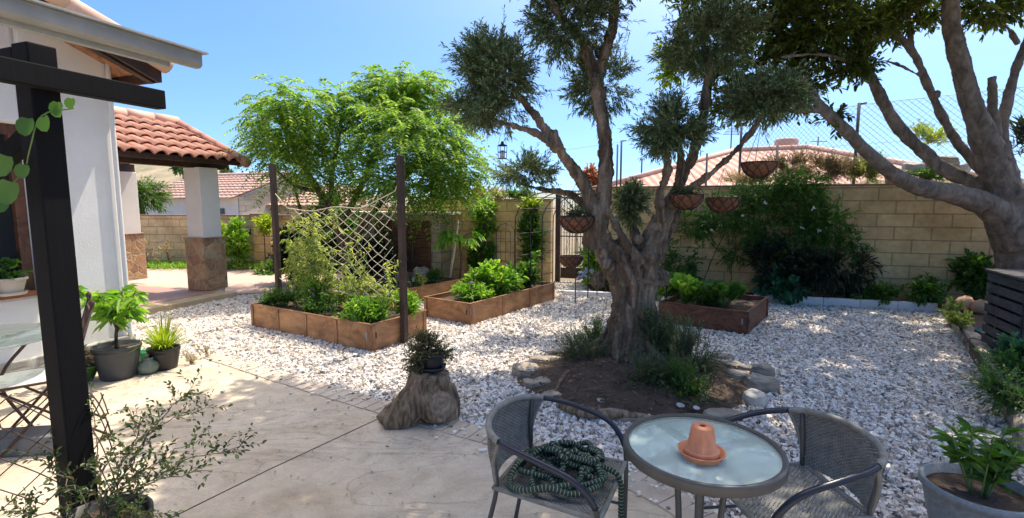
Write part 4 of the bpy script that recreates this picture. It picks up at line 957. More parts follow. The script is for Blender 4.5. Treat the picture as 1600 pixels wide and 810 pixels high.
# solar lanterns
def lantern(base, h, label, s_=1.0, group='black solar stake lanterns'):
    t = thing('solar_lantern', label, 'lantern', base, random.uniform(0, 1), group)
    obj('stake', MB().tube([(0, 0, 0), (0, 0, h)], .007, 8), M['iron'], t, W=False)
    w = .04 * s_; hh = .11 * s_; g = MB()
    for x in (-1, 1):
        for y in (-1, 1): g.tube([(x * w * .75, y * w * .75, h), (x * w, y * w, h + hh)], .0035, 5)
    g.box((0, 0, h + .003), (w * 1.7, w * 1.7, .008)); obj('cage', g, M['iron'], t, W=False, smooth=False)
    obj('lamp_glass', MB().tube([(0, 0, h + .008), (0, 0, h + hh * .8)], w * .55, 10), M['clearglass'], t, W=False)
    obj('cap', MB().lathe([(0, h + hh + .035 * s_), (w * .6, h + hh + .025 * s_), (w * 1.45, h + hh + .004), (w * 1.45, h + hh - .004), (0, h + hh - .003)], 4), M['iron'], t, W=False, smooth=False)
    return t
lantern(P1(1.35, .3, .26), .16, 'black stake lantern left of centre in netted planter')
lantern(P1(.62, .5, .26), .12, 'black stake lantern near the right post inside netted planter')
lantern(P2(.33, .25, .26), .14, 'black stake lantern above the low greens of central planter')
lantern(P4(.15, .62, .24), .1, 'black stake lantern in back bed just left of the papaya')
lantern(P3(1.05, .15, .26), .24, 'larger lantern standing among chard in shaded planter', 1.25)
t = thing('hanging_lantern', 'dark cage lantern hanging under the left olive pompom', 'lantern', at(785, 248, 4.5))
g = MB(); 
for k in range(6): a = k * 1.047; g.tube([(math.cos(a) * .035, math.sin(a) * .035, 0), (math.cos(a) * .04, math.sin(a) * .04, .11)], .0028, 5)
for z in (0, .055, .11): g.tube([(math.cos(a) * .038, math.sin(a) * .038, z) for a in np.linspace(0, 6.28, 17)[:-1]], .003, 5, closed=True)
obj('cage', g, M['iron'], t, W=False)
obj('candle', MB().tube([(0, 0, .004), (0, 0, .07)], .014, 10), M['potcream'], t, W=False)
obj('lid', MB().lathe([(0, .15), (.012, .145), (.015, .125), (.045, .112), (0, .110)], 12), M['iron'], t, W=False)
obj('hanger', MB().tube([(-.035, 0, .11), (-.02, 0, .19), (0, 0, .24), (.02, 0, .19), (.035, 0, .11)], .0016, 4).tube([(0, 0, .24), (0.0, 0, .33)], .0016, 4), M['iron'], t, W=False)

# ------------------------------------------------------------------ hanging baskets
def basket(px, py, w, Y, apex, label, plant=None):
    """px,py: rim centre; w: rim width px; apex: pixel of the hook"""
    c = at(px, py, Y); r_ = w / 2 * Y / FPX; h = r_ * .95; ap = at(*apex, Y) - c
    t = thing('hanging_basket', label, 'basket', c - ZD * h, random.uniform(0, 6), 'coir lined wire hanging baskets'); t.location = tuple(c)
    prof = [(0, -h)] + [(r_ * math.sin(a), -h * math.cos(a)) for a in np.linspace(.15, 1.55, 12)] + [(r_ * .92, -.004), (r_ * .6, -h * .45), (0, -h * .55)]
    obj('coir_liner', MB().lathe(prof, 28), M['coco'], t, W=False)
    g = MB(); R_ = r_ * 1.02; H_ = h * 1.03
    g.tube([(math.cos(a) * R_, math.sin(a) * R_, 0) for a in np.linspace(0, 2 * math.pi, 33)[:-1]], .0038, 6, closed=True)
    for k in range(9):
        for sg in (1, -1):
            a0 = k * .628; g.tube([(R_ * math.sin(q_) * math.cos(a0 + sg * (1.57 - q_) * .8), R_ * math.sin(q_) * math.sin(a0 + sg * (1.57 - q_) * .8), -H_ * math.cos(q_)) for q_ in np.linspace(.25, 1.57, 9)], .0042, 5)
    g.tube([(math.cos(a) * R_ * .26, math.sin(a) * R_ * .26, -H_ * .965) for a in np.linspace(0, 2 * math.pi, 13)[:-1]], .0026, 4, closed=True)
    obj('wire_frame', g, M['iron'], t, W=False)
    Rz = Matrix.Rotation(-t.rotation_euler.z, 3, 'Z'); apl = np.array(Rz @ Vector(ap))
    for k in range(3):
        a = k * 2.094 + .4; obj('chain', MB().tube([(math.cos(a) * R_, math.sin(a) * R_, 0), apl], .0022, 4), M['iron'], t, W=False)
    if plant:
        lf, tw = MB(), MB(); blob(lf, tw, (0, 0, r_ * .05), (r_ * .8, r_ * .8, r_ * .3), plant[1], 7, .035, .014, 'oval', .09, upb=.2, tr=.0015)
        fo = obj('foliage', lf, M[plant[0]], t, W=False); obj('stem', tw, M['twig'], fo, W=False)
basket(1186, 254, 50, 4.45, (1189, 196), 'rightmost hanging basket, highest, in front of the pink roof')
basket(1073, 304, 50, 4.6, (1068, 250), 'hanging basket with a few greens close beside the right olive limb', ('l_dark', 50))
basket(1130, 309, 50, 4.9, (1132, 262), 'empty hanging basket over the climber, between two others')
basket(901, 338, 55, 4.55, (902, 284), 'upper basket of the pair left of the olive trunk, with dry plant', ('l_herb', 70))
basket(892, 401, 37, 4.75, (894, 352), 'lower and smallest basket hung left of the olive trunk')
#MORE
# ------------------------------------------------------------------ olive bed: soil, stones, herbs
g = MB(); nr, na = 9, 48; V = []
for i in range(nr):
    for j in range(na):
        a = j * 2 * math.pi / na; q_ = i / (nr - 1); x = BED[0] + BED[2] * q_ * math.cos(a) * 1.0; y = BED[1] + BED[3] * q_ * math.sin(a)
        V.append([x, y, .015 + .15 * (1 - q_ ** 2) + .03 * noise.noise(Vector((x * 5, y * 5, 1))) * (1.05 - q_)])
idx = np.arange(nr * na).reshape(nr, na); g.add(V, np.stack([idx[:-1], np.roll(idx[:-1], -1, 1), np.roll(idx[1:], -1, 1), idx[1:]], -1).reshape(-1, 4)[:, ::-1])
struct('tree_bed_soil', g, plain('bed_soil', (.155, .10, .065), (.07, .045, .03), 10, .95, 40, 1, .03))
mb = MB(); P = []
for i in range(1700):
    a = random.uniform(0, 6.28); q_ = random.random() ** .5 * .97; x = BED[0] + BED[2] * q_ * math.cos(a); y = BED[1] + BED[3] * q_ * math.sin(a); P.append([x, y, .035 + .15 * (1 - q_ ** 2)])
P = np.array(P); D = rdir(len(P)) * [1, 1, .25]; leaves(mb, P, D, RNG.uniform(.02, .07, len(P)), RNG.uniform(.006, .02, len(P)), 'lance', droop=0)
tag(obj('bark_mulch', mb, leafmat('mulch', [(.05, .032, .02), (.12, .08, .05), (.2, .13, .08), (.28, .2, .13)], .05, .9)), 'dry mulch and fallen leaves on the soil under the olive tree', 'mulch', kind='stuff')
def rock(name, label, px, py, w, h, zh, mat='schist', group='flat stones ringing the olive bed', rz=None, cat='stone', z=0):
    """px,py: ground pixel of the front foot; w: width, h: depth, zh: height in metres"""
    c = G(px, py) if not isinstance(px, np.ndarray) else px
    seed = random.uniform(0, 100); n = 10; mbx = MB(); rings = []; n = 5
    lay = [(0, .88), (.3, 1.0), (.55, .98), (.9, .90), (1, .72)]
    for zf, rf_ in lay:
        row = []
        for k in range(n + 4):
            a = k * 2 * math.pi / (n + 4); q_ = 1 + .22 * noise.noise(Vector((math.cos(a) * 1.4, math.sin(a) * 1.4, seed))) + random.uniform(-.05, .05)
            row.append([math.cos(a) * w / 2 * rf_ * q_, math.sin(a) * h / 2 * rf_ * q_, zf * zh * (1 + .25 * noise.noise(Vector((math.cos(a), math.sin(a), seed + 5))))])
        rings.append(row)
    m_ = n + 4; V = np.array(rings).reshape(-1, 3); V = np.vstack([V, [[0, 0, zh * 1.02]]]); idx = np.arange(5 * m_).reshape(5, m_)
    mbx.add(V, np.stack([idx[:-1], np.roll(idx[:-1], -1, 1), np.roll(idx[1:], -1, 1), idx[1:]], -1).reshape(-1, 4))
    mbx.f.setdefault(3, []).append(np.stack([idx[-1], np.roll(idx[-1], -1), np.full(m_, 5 * m_)], -1))
    o = obj(name, mbx, M[mat], W=False, smooth=False); o.location = (c[0], c[1], c[2] - .01 + z); o.rotation_euler = (random.uniform(-.08, .08), random.uniform(-.08, .08), random.uniform(-.4, .4) if rz is None else rz)
    sb = o.modifiers.new('s', 'SUBSURF'); sb.levels = sb.render_levels = 2; sb.subdivision_type = 'SIMPLE'
    tx = bpy.data.textures.get('rockt') or bpy.data.textures.new('rockt', 'CLOUDS'); tx.noise_scale = .09; d = o.modifiers.new('d', 'DISPLACE'); d.texture = tx; d.strength = min(.02, zh * .3); d.texture_coords = 'GLOBAL'
    return tag(o, label, cat, group)
stones = [
 (822, 592, .22, .24, .10, 'grey stone at far left tip of the olive bed ring'), (850, 576, .30, .2, .09, 'broad flat slab at upper left of the olive bed ring'),
 (842, 611, .24, .17, .08, 'pale slab low on the left side of the olive bed ring'), (872, 560, .22, .14, .07, 'small slab behind the left herbs of the olive bed'),
 (865, 628, .20, .14, .06, 'slab left of the driftwood on the olive bed front'), (868, 596, .13, .12, .07, 'little rounded stone just inside the left slabs of the ring'),
 (950, 657, .30, .12, .06, 'brown slab right of the driftwood at the bed front'), (990, 664, .26, .12, .055, 'flat tan slab at the bed front behind the table'),
 (1040, 668, .22, .12, .05, 'slab at the bed front behind the terracotta pot'), (1085, 664, .22, .12, .05, 'slab at the bed front behind right table edge'),
 (1130, 658, .30, .16, .06, 'brown crumbly slab at the right front of the bed'),
 (1152, 604, .22, .20, .11, 'tilted pale slab on the right side of the bed'), (1188, 616, .25, .17, .13, 'large rounded grey rock at right end of the bed ring'),
 (1142, 580, .18, .14, .07, 'small grey slab at upper right of the bed ring'), (1190, 596, .17, .13, .12, 'dark upright stone behind the large right rock'),
 (1128, 566, .20, .12, .06, 'thin slab behind the right herbs of the olive bed'), (1165, 585, .16, .1, .06, 'low stone between slab and dark upright stone'),
]
for x, y, w, h, zh, lab in stones: rock('ring_stone', lab, x, y - 4, w * 1.2, h * 1.15, zh * 1.12)
rock('white_rock', 'rough white quartz rock at lower right of the olive bed', 1178, 633, .19, .17, .12, 'quartz', None)
for (x, y, s_, lab) in ((1062, 636, .075, 'white shell lying on the soil near the table top'), (1087, 640, .06, 'smaller shell tipped beside the white shell'), (938, 628, .07, 'round shell at the left part of the bed front')):
    c = G(x, y, .05); o = obj('seashell', MB().lathe([(0, 0), (s_ * .3, .004), (s_ * .5, .018), (s_ * .46, .02), (s_ * .25, .010), (0, .008)], 16), M['shell'], W=False); o.location = tuple(c); o.scale = (1, .75, 1); o.rotation_euler = (.35, .1, .4); tag(o, lab, 'shell')
dw = MB(); s_ = spline([[*G(872, 632, .05), .03], [*G(905, 642, .07), .045], [*G(935, 646, .07), .04], [*G(968, 648, .07), .03], [*G(1005, 650, .06), .018]], 5); dw.tube(s_[:, :3], s_[:, 3], 8)
s_ = spline([[*G(915, 645, .06), .03], [*G(890, 634, .08), .02], [*G(870, 618, .1), .01]], 5); dw.tube(s_[:, :3], s_[:, 3], 7)
tag(organic('driftwood', dw, M['stump'], .010, None, 1, ((.03, .02),)), 'long piece of grey driftwood lying along the olive bed front', 'driftwood')
dw = MB(); s_ = spline([[*G(868, 612, .06), .015], [*G(880, 590, .1), .02], [*G(905, 566, .1), .015], [*G(925, 555, .1), .01]], 5); dw.tube(s_[:, :3], s_[:, 3], 7)
tag(organic('driftwood', dw, M['stump'], .008, None, 1, ((.03, .01),)), 'curved thin branch leaning at left inside the olive bed', 'driftwood')
def shrub(name, label, px, py, rad, n, L, Wd, mat, kind='lance', nl=12, tl=.2, up=.9, z=0.05, group=None, cat='plant', lift=.8, lumps=9, Y=None, **k):
    c = G(px, py, z) if Y is None else at(px, py, Y)
    def f(lf, tw): blob(lf, tw, c + ZD * rad[2] * lift, rad, n, nl, L, Wd, kind, tl, lumps=lumps, upb=up, lump_r=.5, ang=.7, tr=.0018, **k)
    return plantobj(name, label, cat, c, f, mat, 'twig', group)
GH = 'herbs growing round the olive trunk'
shrub('herb_shrub', 'grassy green herb at the back left of the olive trunk', 930, 555, (.2, .15, .22), 150, .04, .008, 'l_mid', group=GH)
shrub('herb_shrub', 'dense herb filling the gap between trunk and right rosemary', 1052, 560, (.2, .15, .24), 190, .035, .009, 'l_herb', group=GH)
shrub('herb_shrub', 'spiky grey-green herb at left foot of the olive trunk', 910, 570, (.24, .2, .20), 210, .035, .007, 'l_herb', group=GH)
shrub('herb_shrub', 'taller bluish rosemary to the right of the olive trunk', 1078, 588, (.27, .22, .27), 300, .035, .007, 'l_herb', group=GH)
shrub('herb_shrub', 'fresh green herb low in front right of the olive trunk', 1068, 620, (.22, .16, .15), 200, .035, .013, 'l_mid', group=GH)
shrub('herb_shrub', 'herb in the middle front of the olive trunk', 1005, 612, (.22, .13, .16), 170, .032, .010, 'l_herb', group=GH)
shrub('herb_shrub', 'herb growing high against the front of the olive trunk', 1015, 580, (.27, .12, .34), 330, .032, .010, 'l_herb', group=GH)
shrub('herb_shrub', 'thin wispy herb at far left edge of the bed', 893, 575, (.1, .1, .2), 36, .03, .005, 'l_herb', group=GH)
shrub('herb_shrub', 'pale silvery sprig at right front of the bed herbs', 1100, 632, (.05, .05, .12), 14, .03, .010, 'l_tom', group=GH)
shrub('herb_shrub', 'small green sprig close to the trunk on the right', 1040, 606, (.12, .12, .1), 60, .03, .01, 'l_mid', group=GH)

# ------------------------------------------------------------------ stump with pot
sc = G(650, 668)
sm = MB()
def sp(px, py, Y, r_): return [*at(px, py, Y), r_]
s_ = spline([sp(660, 700, 3.66, .20), sp(658, 660, 3.66, .19), sp(664, 620, 3.65, .165), sp(673, 578, 3.64, .150)], 4); sm.tube(s_[:, :3], s_[:, 3], 24)
for dy_, x_ in ((0, 0), (-.08, 6), (.08, -2)):
    s_ = spline([sp(668, 590, 3.62 + dy_, .09), sp(655, 615, 3.60 + dy_, .12), sp(636, 640, 3.57 + dy_, .12), sp(612 + x_, 655, 3.54 + dy_, .095), sp(592 + x_, 662, 3.5 + dy_, .05)], 5); sm.tube(s_[:, :3], s_[:, 3], 14)
s_ = spline([sp(650, 668, 3.55, .12), sp(615, 672, 3.52, .08), sp(592, 668, 3.5, .045)], 5); sm.tube(s_[:, :3], s_[:, 3], 14)
s_ = spline([sp(692, 600, 3.66, .09), sp(694, 640, 3.62, .12), sp(684, 676, 3.58, .13), sp(660, 684, 3.52, .12)], 5); sm.tube(s_[:, :3], s_[:, 3], 14)
k0, k1 = at(668, 632, 3.66), at(689, 632, 3.44); sm.tube([k0, k0 + (k1 - k0) * .7, k1], [.14, .135, .122], 24)
s_ = spline([sp(700, 588, 3.58, .03), sp(690, 604, 3.52, .04), sp(670, 612, 3.49, .03), sp(655, 628, 3.46, .02)], 4); sm.tube(s_[:, :3], s_[:, 3], 8)
stp = organic('tree_stump', sm, M['stump'], .010, None, 2, ((.2, .03), (.03, .008)))
tag(stp, 'cut grey tree stump with flared root and round knot, on the patio edge', 'stump')
me = stp.data; z0 = stp.location.z                  # sit flat on the ground
co = np.empty(len(me.vertices) * 3, np.float32); me.vertices.foreach_get('co', co); co = co.reshape(-1, 3); zz = co[:, 2] + z0; co[:, 2] = np.maximum(zz, .024) - z0; ztop = (co[:, 2] + z0).max(); me.vertices.foreach_set('co', co.ravel()); me.update()

def pot(mb, r0, r1, h, th=.008, lip=.012, lh=.03, c=(0, 0, 0), n=36):
    rim = [(r1, h - lh), (r1 + lip, h - lh), (r1 + lip, h)] if lip else [(r1, h)]
    mb.lathe([(0, 0), (r0 * .96, 0), (r0, .006)] + [(r0 + (r1 - r0) * t, (h - (lh if lip else 0)) * t) for t in (.3, .6, .9)] + rim + [(r1 - th, h), (r1 - th * 1.3, h * .86), (0, h * .84)], n, c)
def potted(name, label, base, r0, r1, h, mat, build, lmat, cat='potted plant', stemmat='twig', saucer=None, rz=0, group=None, lip=.012, soil=True):
    t = thing(name, label, cat, base, rz, group)
    g = MB(); pot(g, r0, r1, h, lip=lip, lh=min(.03, h * .15)); p = obj('pot', g, M[mat], t, W=False)
    if soil: obj('soil', MB().lathe([(0, h * .86), (r1 * .5, h * .875), (r1 * .93, h * .865)], 24), M['soil'], p, W=False)
    if saucer: obj('saucer', MB().lathe([(0, 0), (saucer * .9, 0), (saucer, .025), (saucer * .97, .026), (saucer * .88, .006), (0, .005)], 30, (0, 0, -.006)), M[mat], t, W=False)
    lf, tw = MB(), MB(); build(lf, tw, np.array([0, 0, h * .87]))
    obj('foliage', lf, M[lmat], t, W=False)
    if tw.n: obj('stem', tw, M[stemmat], t, W=False)
    return t
def droopy(lf, tw, o):
    blob(lf, tw, o + [-.06, 0, .05], (.15, .13, .10), 260, 10, .020, .012, 'oval', .09, lumps=12, upb=.15, lump_r=.45, tr=.0015)
    blob(lf, tw, o + [-.10, -.04, -.06], (.10, .08, .10), 120, 10, .018, .011, 'oval', .08, lumps=8, upb=-.3, lump_r=.45, tr=.0015)
    blob(lf, tw, o + [.08, 0, -.0], (.07, .1, .07), 70, 10, .018, .011, 'oval', .08, lumps=6, upb=-.1, lump_r=.45, tr=.0015)
def ringmat():
    m, nt, b = newmat('cut_wood_rings'); v = coords(nt); w = nt.nodes.new('ShaderNodeTexWave'); w.wave_type = 'RINGS'; w.rings_direction = 'Z'; w.inputs['Scale'].default_value = 7; w.inputs['Distortion'].default_value = 9; w.inputs['Detail'].default_value = 4; w.inputs['Detail Scale'].default_value = 1.5; nt.links.new(v.outputs[0], w.inputs['Vector'])
    n_ = noisetex(nt, v, 14, 7, .7); r_ = ramp(nt, [(.3, (.16, .10, .06)), (.55, (.34, .24, .155)), (.8, (.46, .34, .23))]); nt.links.new(n_.outputs[0], r_.inputs[0])
    r2 = ramp(nt, [(.1, (.55, .5, .45)), (.5, (1, 1, 1))]); nt.links.new(w.outputs[0], r2.inputs[0]); nt.links.new(mixc(nt, .4, r_.outputs[0], r2.outputs[0], 'MULTIPLY'), b.inputs['Base Color']); b.inputs['Roughness'].default_value = .9; bump(nt, b, w.outputs[0], .7, .01); return m
kn_ = MB().lathe([(0, .012), (.04, .010), (.09, .002), (.118, -.014), (.126, -.04), (.11, -.08), (0, -.08)], 28); kd_ = Vector(k1 - k0).normalized()
for i_ in range(len(kn_.v)): kn_.v[i_] = kn_.v[i_] * (1 + RNG.uniform(-.03, .03, (len(kn_.v[i_]), 1)))
ko = obj('cut_knot', kn_, ringmat(), W=False); ko.parent = stp; ko.location = Vector(k1) - stp.location; ko.rotation_euler = kd_.to_track_quat('Z', 'Y').to_euler()
tp = at(676, 578, 3.62); tp[2] = ztop - .012
potted('potted_succulent', 'dark pot of trailing dull green succulent on top of the tree stump', tp, .07, .085, .12, 'potblack', droopy, 'l_stump', saucer=.1)

# ------------------------------------------------------------------ bistro table
TC = G(1097, 700, .72); TR = .272
tab = thing('bistro_table', 'small round bistro table with frosted glass top and grey rim', 'table', (TC[0], TC[1], 0), .35)
obj('glass_top', MB().lathe([(0, .716), (TR - .012, .716), (TR - .010, .718), (TR - .010, .722), (TR - .012, .724), (0, .724)], 64), M['frost'], tab, W=False)
obj('rim', MB().lathe([(TR - .013, .729), (TR - .004, .733), (TR + .004, .731), (TR + .006, .724), (TR + .006, .698), (TR + .002, .693), (TR - .004, .695), (TR - .006, .712), (TR - .016, .713), (TR - .013, .729)], 72), plain('rim_grey', (.085, .08, .07), (.06, .057, .05), 12, .45, 0, 0), tab, W=False)
g = MB()
for a in (0, math.pi / 2): g.bar((-math.cos(a) * (TR - .01), -math.sin(a) * (TR - .01), .7055), (math.cos(a) * (TR - .01), math.sin(a) * (TR - .01), .7055 + (.0015 if a else 0)), .034, .016)
obj('support_bar', g, plain('support_paint', (.015, .035, .035), None, 8, .5, 0, 0), tab, W=False, smooth=False)
for k in range(4):
    a = math.pi / 4 + k * math.pi / 2; ca, sa = math.cos(a), math.sin(a)
    obj('leg', MB().tube(spline([(ca * .10, sa * .10, .70), (ca * .075, sa * .075, .5), (ca * .075, sa * .075, .3), (ca * .13, sa * .13, .12), (ca * .21, sa * .21, .028)], 5), .0115, 12), M['metal'], tab, W=False)
obj('leg_ring', MB().tube([(math.cos(a) * .083, math.sin(a) * .083, .36) for a in np.linspace(0, 2 * math.pi, 25)[:-1]], .006, 8, closed=True), M['metal'], tab, W=False)
# terracotta saucer and upturned pot
pz = .7245; pcn = G(1096, 712, .73)
t = obj('terracotta_saucer', MB().lathe([(0, 0), (.062, 0), (.066, .004), (.078, .022), (.080, .026), (.074, .026), (.064, .008), (0, .006)], 48), M['terra'], W=False); t.location = (pcn[0], pcn[1], pz); tag(t, 'terracotta saucer in the middle of the glass table', 'saucer')
t = thing('terracotta_pot', 'terracotta pot standing upside down on the saucer on the table', 'pot', (pcn[0], pcn[1], pz + .0065), .3)
t.scale = (1.0, 1.0, 1.06)
obj('pot_body', MB().lathe([(.052, 0), (.058, .001), (.0585, .022), (.055, .024), (.050, .026), (.0365, .098), (.033, .102), (.012, .102), (.0105, .100), (.0105, .092), (.030, .090), (.046, .025), (.052, 0)], 48), M['terra'], t, W=False)

# ------------------------------------------------------------------ wicker chairs
def wick_mat():
    return plain('grey_wicker', (.25, .24, .205), (.14, .135, .115), 30, .6, 150, .4, .001)
M['wicker'] = wick_mat()
def chair_hoop():      # one tube: front leg, arm, round the back, other arm, other leg; front is -Y
    half = [(.215, -.25, 0), (.235, -.25, .22), (.255, -.245, .40), (.27, -.225, .49), (.285, -.15, .57), (.285, 0, .615), (.268, .12, .635), (.22, .215, .65), (.12, .272, .66), (0, .29, .665)]
    return half + [(-x, y, z) for x, y, z in half[-2::-1]]
def weave(mbx, f, nu, nv, w, amp=.003, su=60):
    """two families of flat strands over f(u,v); woven over and under"""
    def nrmf(u, v):
        e_ = 1e-3; a = f(u + e_, v) - f(u - e_, v); b = f(u, v + e_) - f(u, v - e_); return nrm(np.cross(a, b)), nrm(a), nrm(b)
    for fam in (0, 1):
        N1 = nu if fam == 0 else nv; 
        for i in range(N1):
            c_ = (i + .5) / N1; n2 = (nv if fam == 0 else nu); ts = np.linspace(0, 1, n2 * 2 + 1); V = []
            for j, t_ in enumerate(ts):
                u, v = (c_, t_) if fam == 0 else (t_, c_)
                p = f(u, v); n_, a, b = nrmf(u, v); s_ = a if fam == 0 else b
                h = amp * math.cos(math.pi * (j / 2 + i)) * (1 if fam == 0 else -1) if j % 2 == 0 or True else 0
                p = p + n_ * h; V += [p - s_ * w / 2, p + s_ * w / 2]
            m_ = len(ts); ii = np.arange(m_ - 1)[:, None] * 2
            mbx.add(V, ii + np.array([[0, 1, 3, 2]]))
def make_chair(label, group='wicker bistro chairs at the glass table'):
    t = thing('bistro_chair', label, 'chair', (0, 0, 0), 0, group)
    hp = spline(chair_hoop(), 7)
    arm = (hp[:, 2] > .46); iz = np.where(arm)[0]; a0, a1 = iz[0], iz[-1]
    obj('leg', MB().tube(hp[:a0 + 1], .0105, 12), M['metal'], t, W=False); obj('leg', MB().tube(hp[a1:], .0105, 12), M['metal'], t, W=False)
    back = np.where((hp[:, 1] > .16) & arm)[0]; b0, b1 = back[0], back[-1]
    obj('armrest', MB().tube(hp[a0:b0 + 1], .0130, 12), M['bluemetal'], t, W=False); obj('armrest', MB().tube(hp[b1:a1 + 1], .0130, 12), M['bluemetal'], t, W=False)
    obj('back_rail', MB().tube(hp[b0:b1 + 1], .0145, 12), M['wicker'], t, W=False)
    for sx in (1, -1):
        obj('leg', MB().tube(spline([(sx * .20, .29, 0), (sx * .195, .25, .2), (sx * .19, .205, .40), (sx * .205, .21, .53), (sx * .222, .212, .64)], 4), .0105, 10), M['metal'], t, W=False)
        obj('side_rail', MB().tube([(sx * .235, -.25, .20), (sx * .2, .24, .22)], .007, 8), M['metal'], t, W=False)
    # seat frame and seat
    def seat(u, v):
        x = (u - .5) * (.47 - .08 * v); y = -.245 + .46 * v; z = .405 - .014 * math.sin(math.pi * u) * math.sin(math.pi * v) + .02 * max(0, .12 - v) * -8 * (.12 - v)
        return np.array([x, y, z])
    fr = [seat(u, 0) for u in np.linspace(0, 1, 7)] + [seat(1, v) for v in np.linspace(.1, 1, 7)] + [seat(u, 1) for u in np.linspace(.9, 0, 7)] + [seat(0, v) for v in np.linspace(.9, .1, 6)]
    obj('seat_frame', MB().tube(fr, .011, 8, closed=True), M['wicker'], t, W=False)
    g = MB(); weave(g, seat, 46, 42, .0098); obj('seat', g, M['wicker'], t, W=False, smooth=False)
    bt = hp[b0:b1 + 1]
    def backf(u, v):
        k = u * (len(bt) - 1); i = min(int(k), len(bt) - 2); top_ = bt[i] + (bt[i + 1] - bt[i]) * (k - i)
        xb = -(u - .5) * -.38; a_ = 1 - u; xb = (.19 - .38 * u); bot = np.array([xb, .205 + .055 * math.sin(math.pi * u), .41])
        return bot + (top_ - bot) * v + np.array([0, .02 * math.sin(math.pi * v), 0])
    g = MB(); weave(g, backf, 42, 34, .0096); obj('backrest', g, M['wicker'], t, W=False, smooth=False)
    obj('back_edge', MB().tube([backf(0, v) for v in np.linspace(0, 1, 8)], .008, 8), M['wicker'], t, W=False)
    obj('back_edge', MB().tube([backf(1, v) for v in np.linspace(0, 1, 8)], .008, 8), M['wicker'], t, W=False)
    return t
ch1 = make_chair('left wicker bistro chair carrying a heap of garden hose')
ch1.location = (.20, 2.09, .012); ch1.rotation_euler.z = R(66)
ch2 = copy_tree(ch1); ch2['label'] = 'right wicker bistro chair, empty, on the white gravel'
ch2.location = (1.135, 1.97, .012); ch2.rotation_euler.z = R(-84)
# expandable hose heaped on the seat
hs = MB(); hc = np.array([ch1.location.x + .02, ch1.location.y, .432]); pts = []
ph = 0
for i in range(260):
    ph += .24 + random.uniform(-.05, .05); layer = i / 260
    rr = .095 + .085 * math.sin(i * .113 + 1) * math.cos(i * .047) + .02 * math.sin(i * .9)
    cx, cy = .045 * math.sin(i * .061), .045 * math.cos(i * .083)
    pts.append([hc[0] + cx + rr * math.cos(ph) * 1.15, hc[1] + cy + rr * math.sin(ph), hc[2] + .012 + .10 * layer * max(.12, 1 - (rr / .19) ** 2) + .010 * math.sin(i * 1.3)])
rz = ch1.rotation_euler.z
pts += [[hc[0] + .17, hc[1] - .02, .47], [hc[0] + .235, hc[1] - .05, .44], [hc[0] + .245, hc[1] - .06, .33], [hc[0] + .24, hc[1] - .07, .16], [hc[0] + .2, hc[1] - .15, .045], [hc[0] + .05, hc[1] - .3, .04]]
p = spline(pts, 5)
seg = np.r_[0, np.cumsum(np.linalg.norm(np.diff(p, axis=0), axis=1))]; n = int(seg[-1] / .0036); q_ = np.linspace(0, seg[-1], n); p = np.stack([np.interp(q_, seg, p[:, k]) for k in range(3)], 1)
hs.tube(p, .0118 + .0017 * np.sin(q_ / .0150 * 2 * math.pi), 8)
me_h = obj('garden_hose', hs, None); tag(me_h, 'dark green and cream striped stretch hose heaped on left wicker chair', 'hose')
hm, nt, b = newmat('hose_fabric'); at_ = nt.nodes.new('ShaderNodeAttribute'); at_.attribute_name = 'along'
m1 = nt.nodes.new('ShaderNodeMath'); m1.operation = 'FRACT'; nt.links.new(at_.outputs['Fac'], m1.inputs[0])
rr_ = ramp(nt, [(.0, (.012, .035, .022)), (.60, (.014, .042, .026)), (.72, (.24, .26, .19)), (.82, (.24, .26, .19)), (.9, (.012, .035, .022))]); nt.links.new(m1.outputs[0], rr_.inputs[0]); nt.links.new(rr_.outputs[0], b.inputs['Base Color']); b.inputs['Roughness'].default_value = .8
me_h.data.materials.append(hm); al = me_h.data.attributes.new('along', 'FLOAT', 'POINT')
vals = np.repeat(q_ / .0150, 8); vals = np.r_[vals, [0, 0]]; al.data.foreach_set('value', vals[:len(me_h.data.vertices)].astype(np.float32))

# ------------------------------------------------------------------ pots beside the house
def bigleaf(lf, tw, o):
    stemline(tw, [o, o + [0, 0, .1], o + [.01, .01, .22]], .016, .012); 
    for i in range(19):
        a = random.uniform(0, 6.28); tl_ = random.uniform(.12, .36); h0 = random.uniform(.12, .30); d = np.array([math.cos(a) * random.uniform(.3, 1), math.sin(a) * random.uniform(.3, 1), random.uniform(.5, 1.3)])
        d = d * [.85, .85, 1.05]; p0 = o + [.005, .005, h0]; p1 = p0 + nrm(d) * tl_ * 1.25; stemline(tw, [p0, (p0 + p1) / 2 + ZD * .01, p1], .006, .004)
        n = 13; aa = RNG.uniform(0, 6.28, n); D = np.c_[np.cos(aa), np.sin(aa), RNG.uniform(-.7, .7, n)]; leaves(lf, np.repeat(p1[None], n, 0) - ZD * RNG.uniform(0, .07, (n, 1)), D, RNG.uniform(.09, .16, n), .038, 'oval', droop=.4)
b1 = G(187, 593); b1[2] = .025
potted('potted_shrub', 'large dark grey pot with glossy pale green broad-leaved shrub by the house', b1, .14, .18, .30, 'potgrey', lambda lf, tw, o: bigleaf(lf, tw, o), 'l_veg', lip=.006, stemmat='thinb')
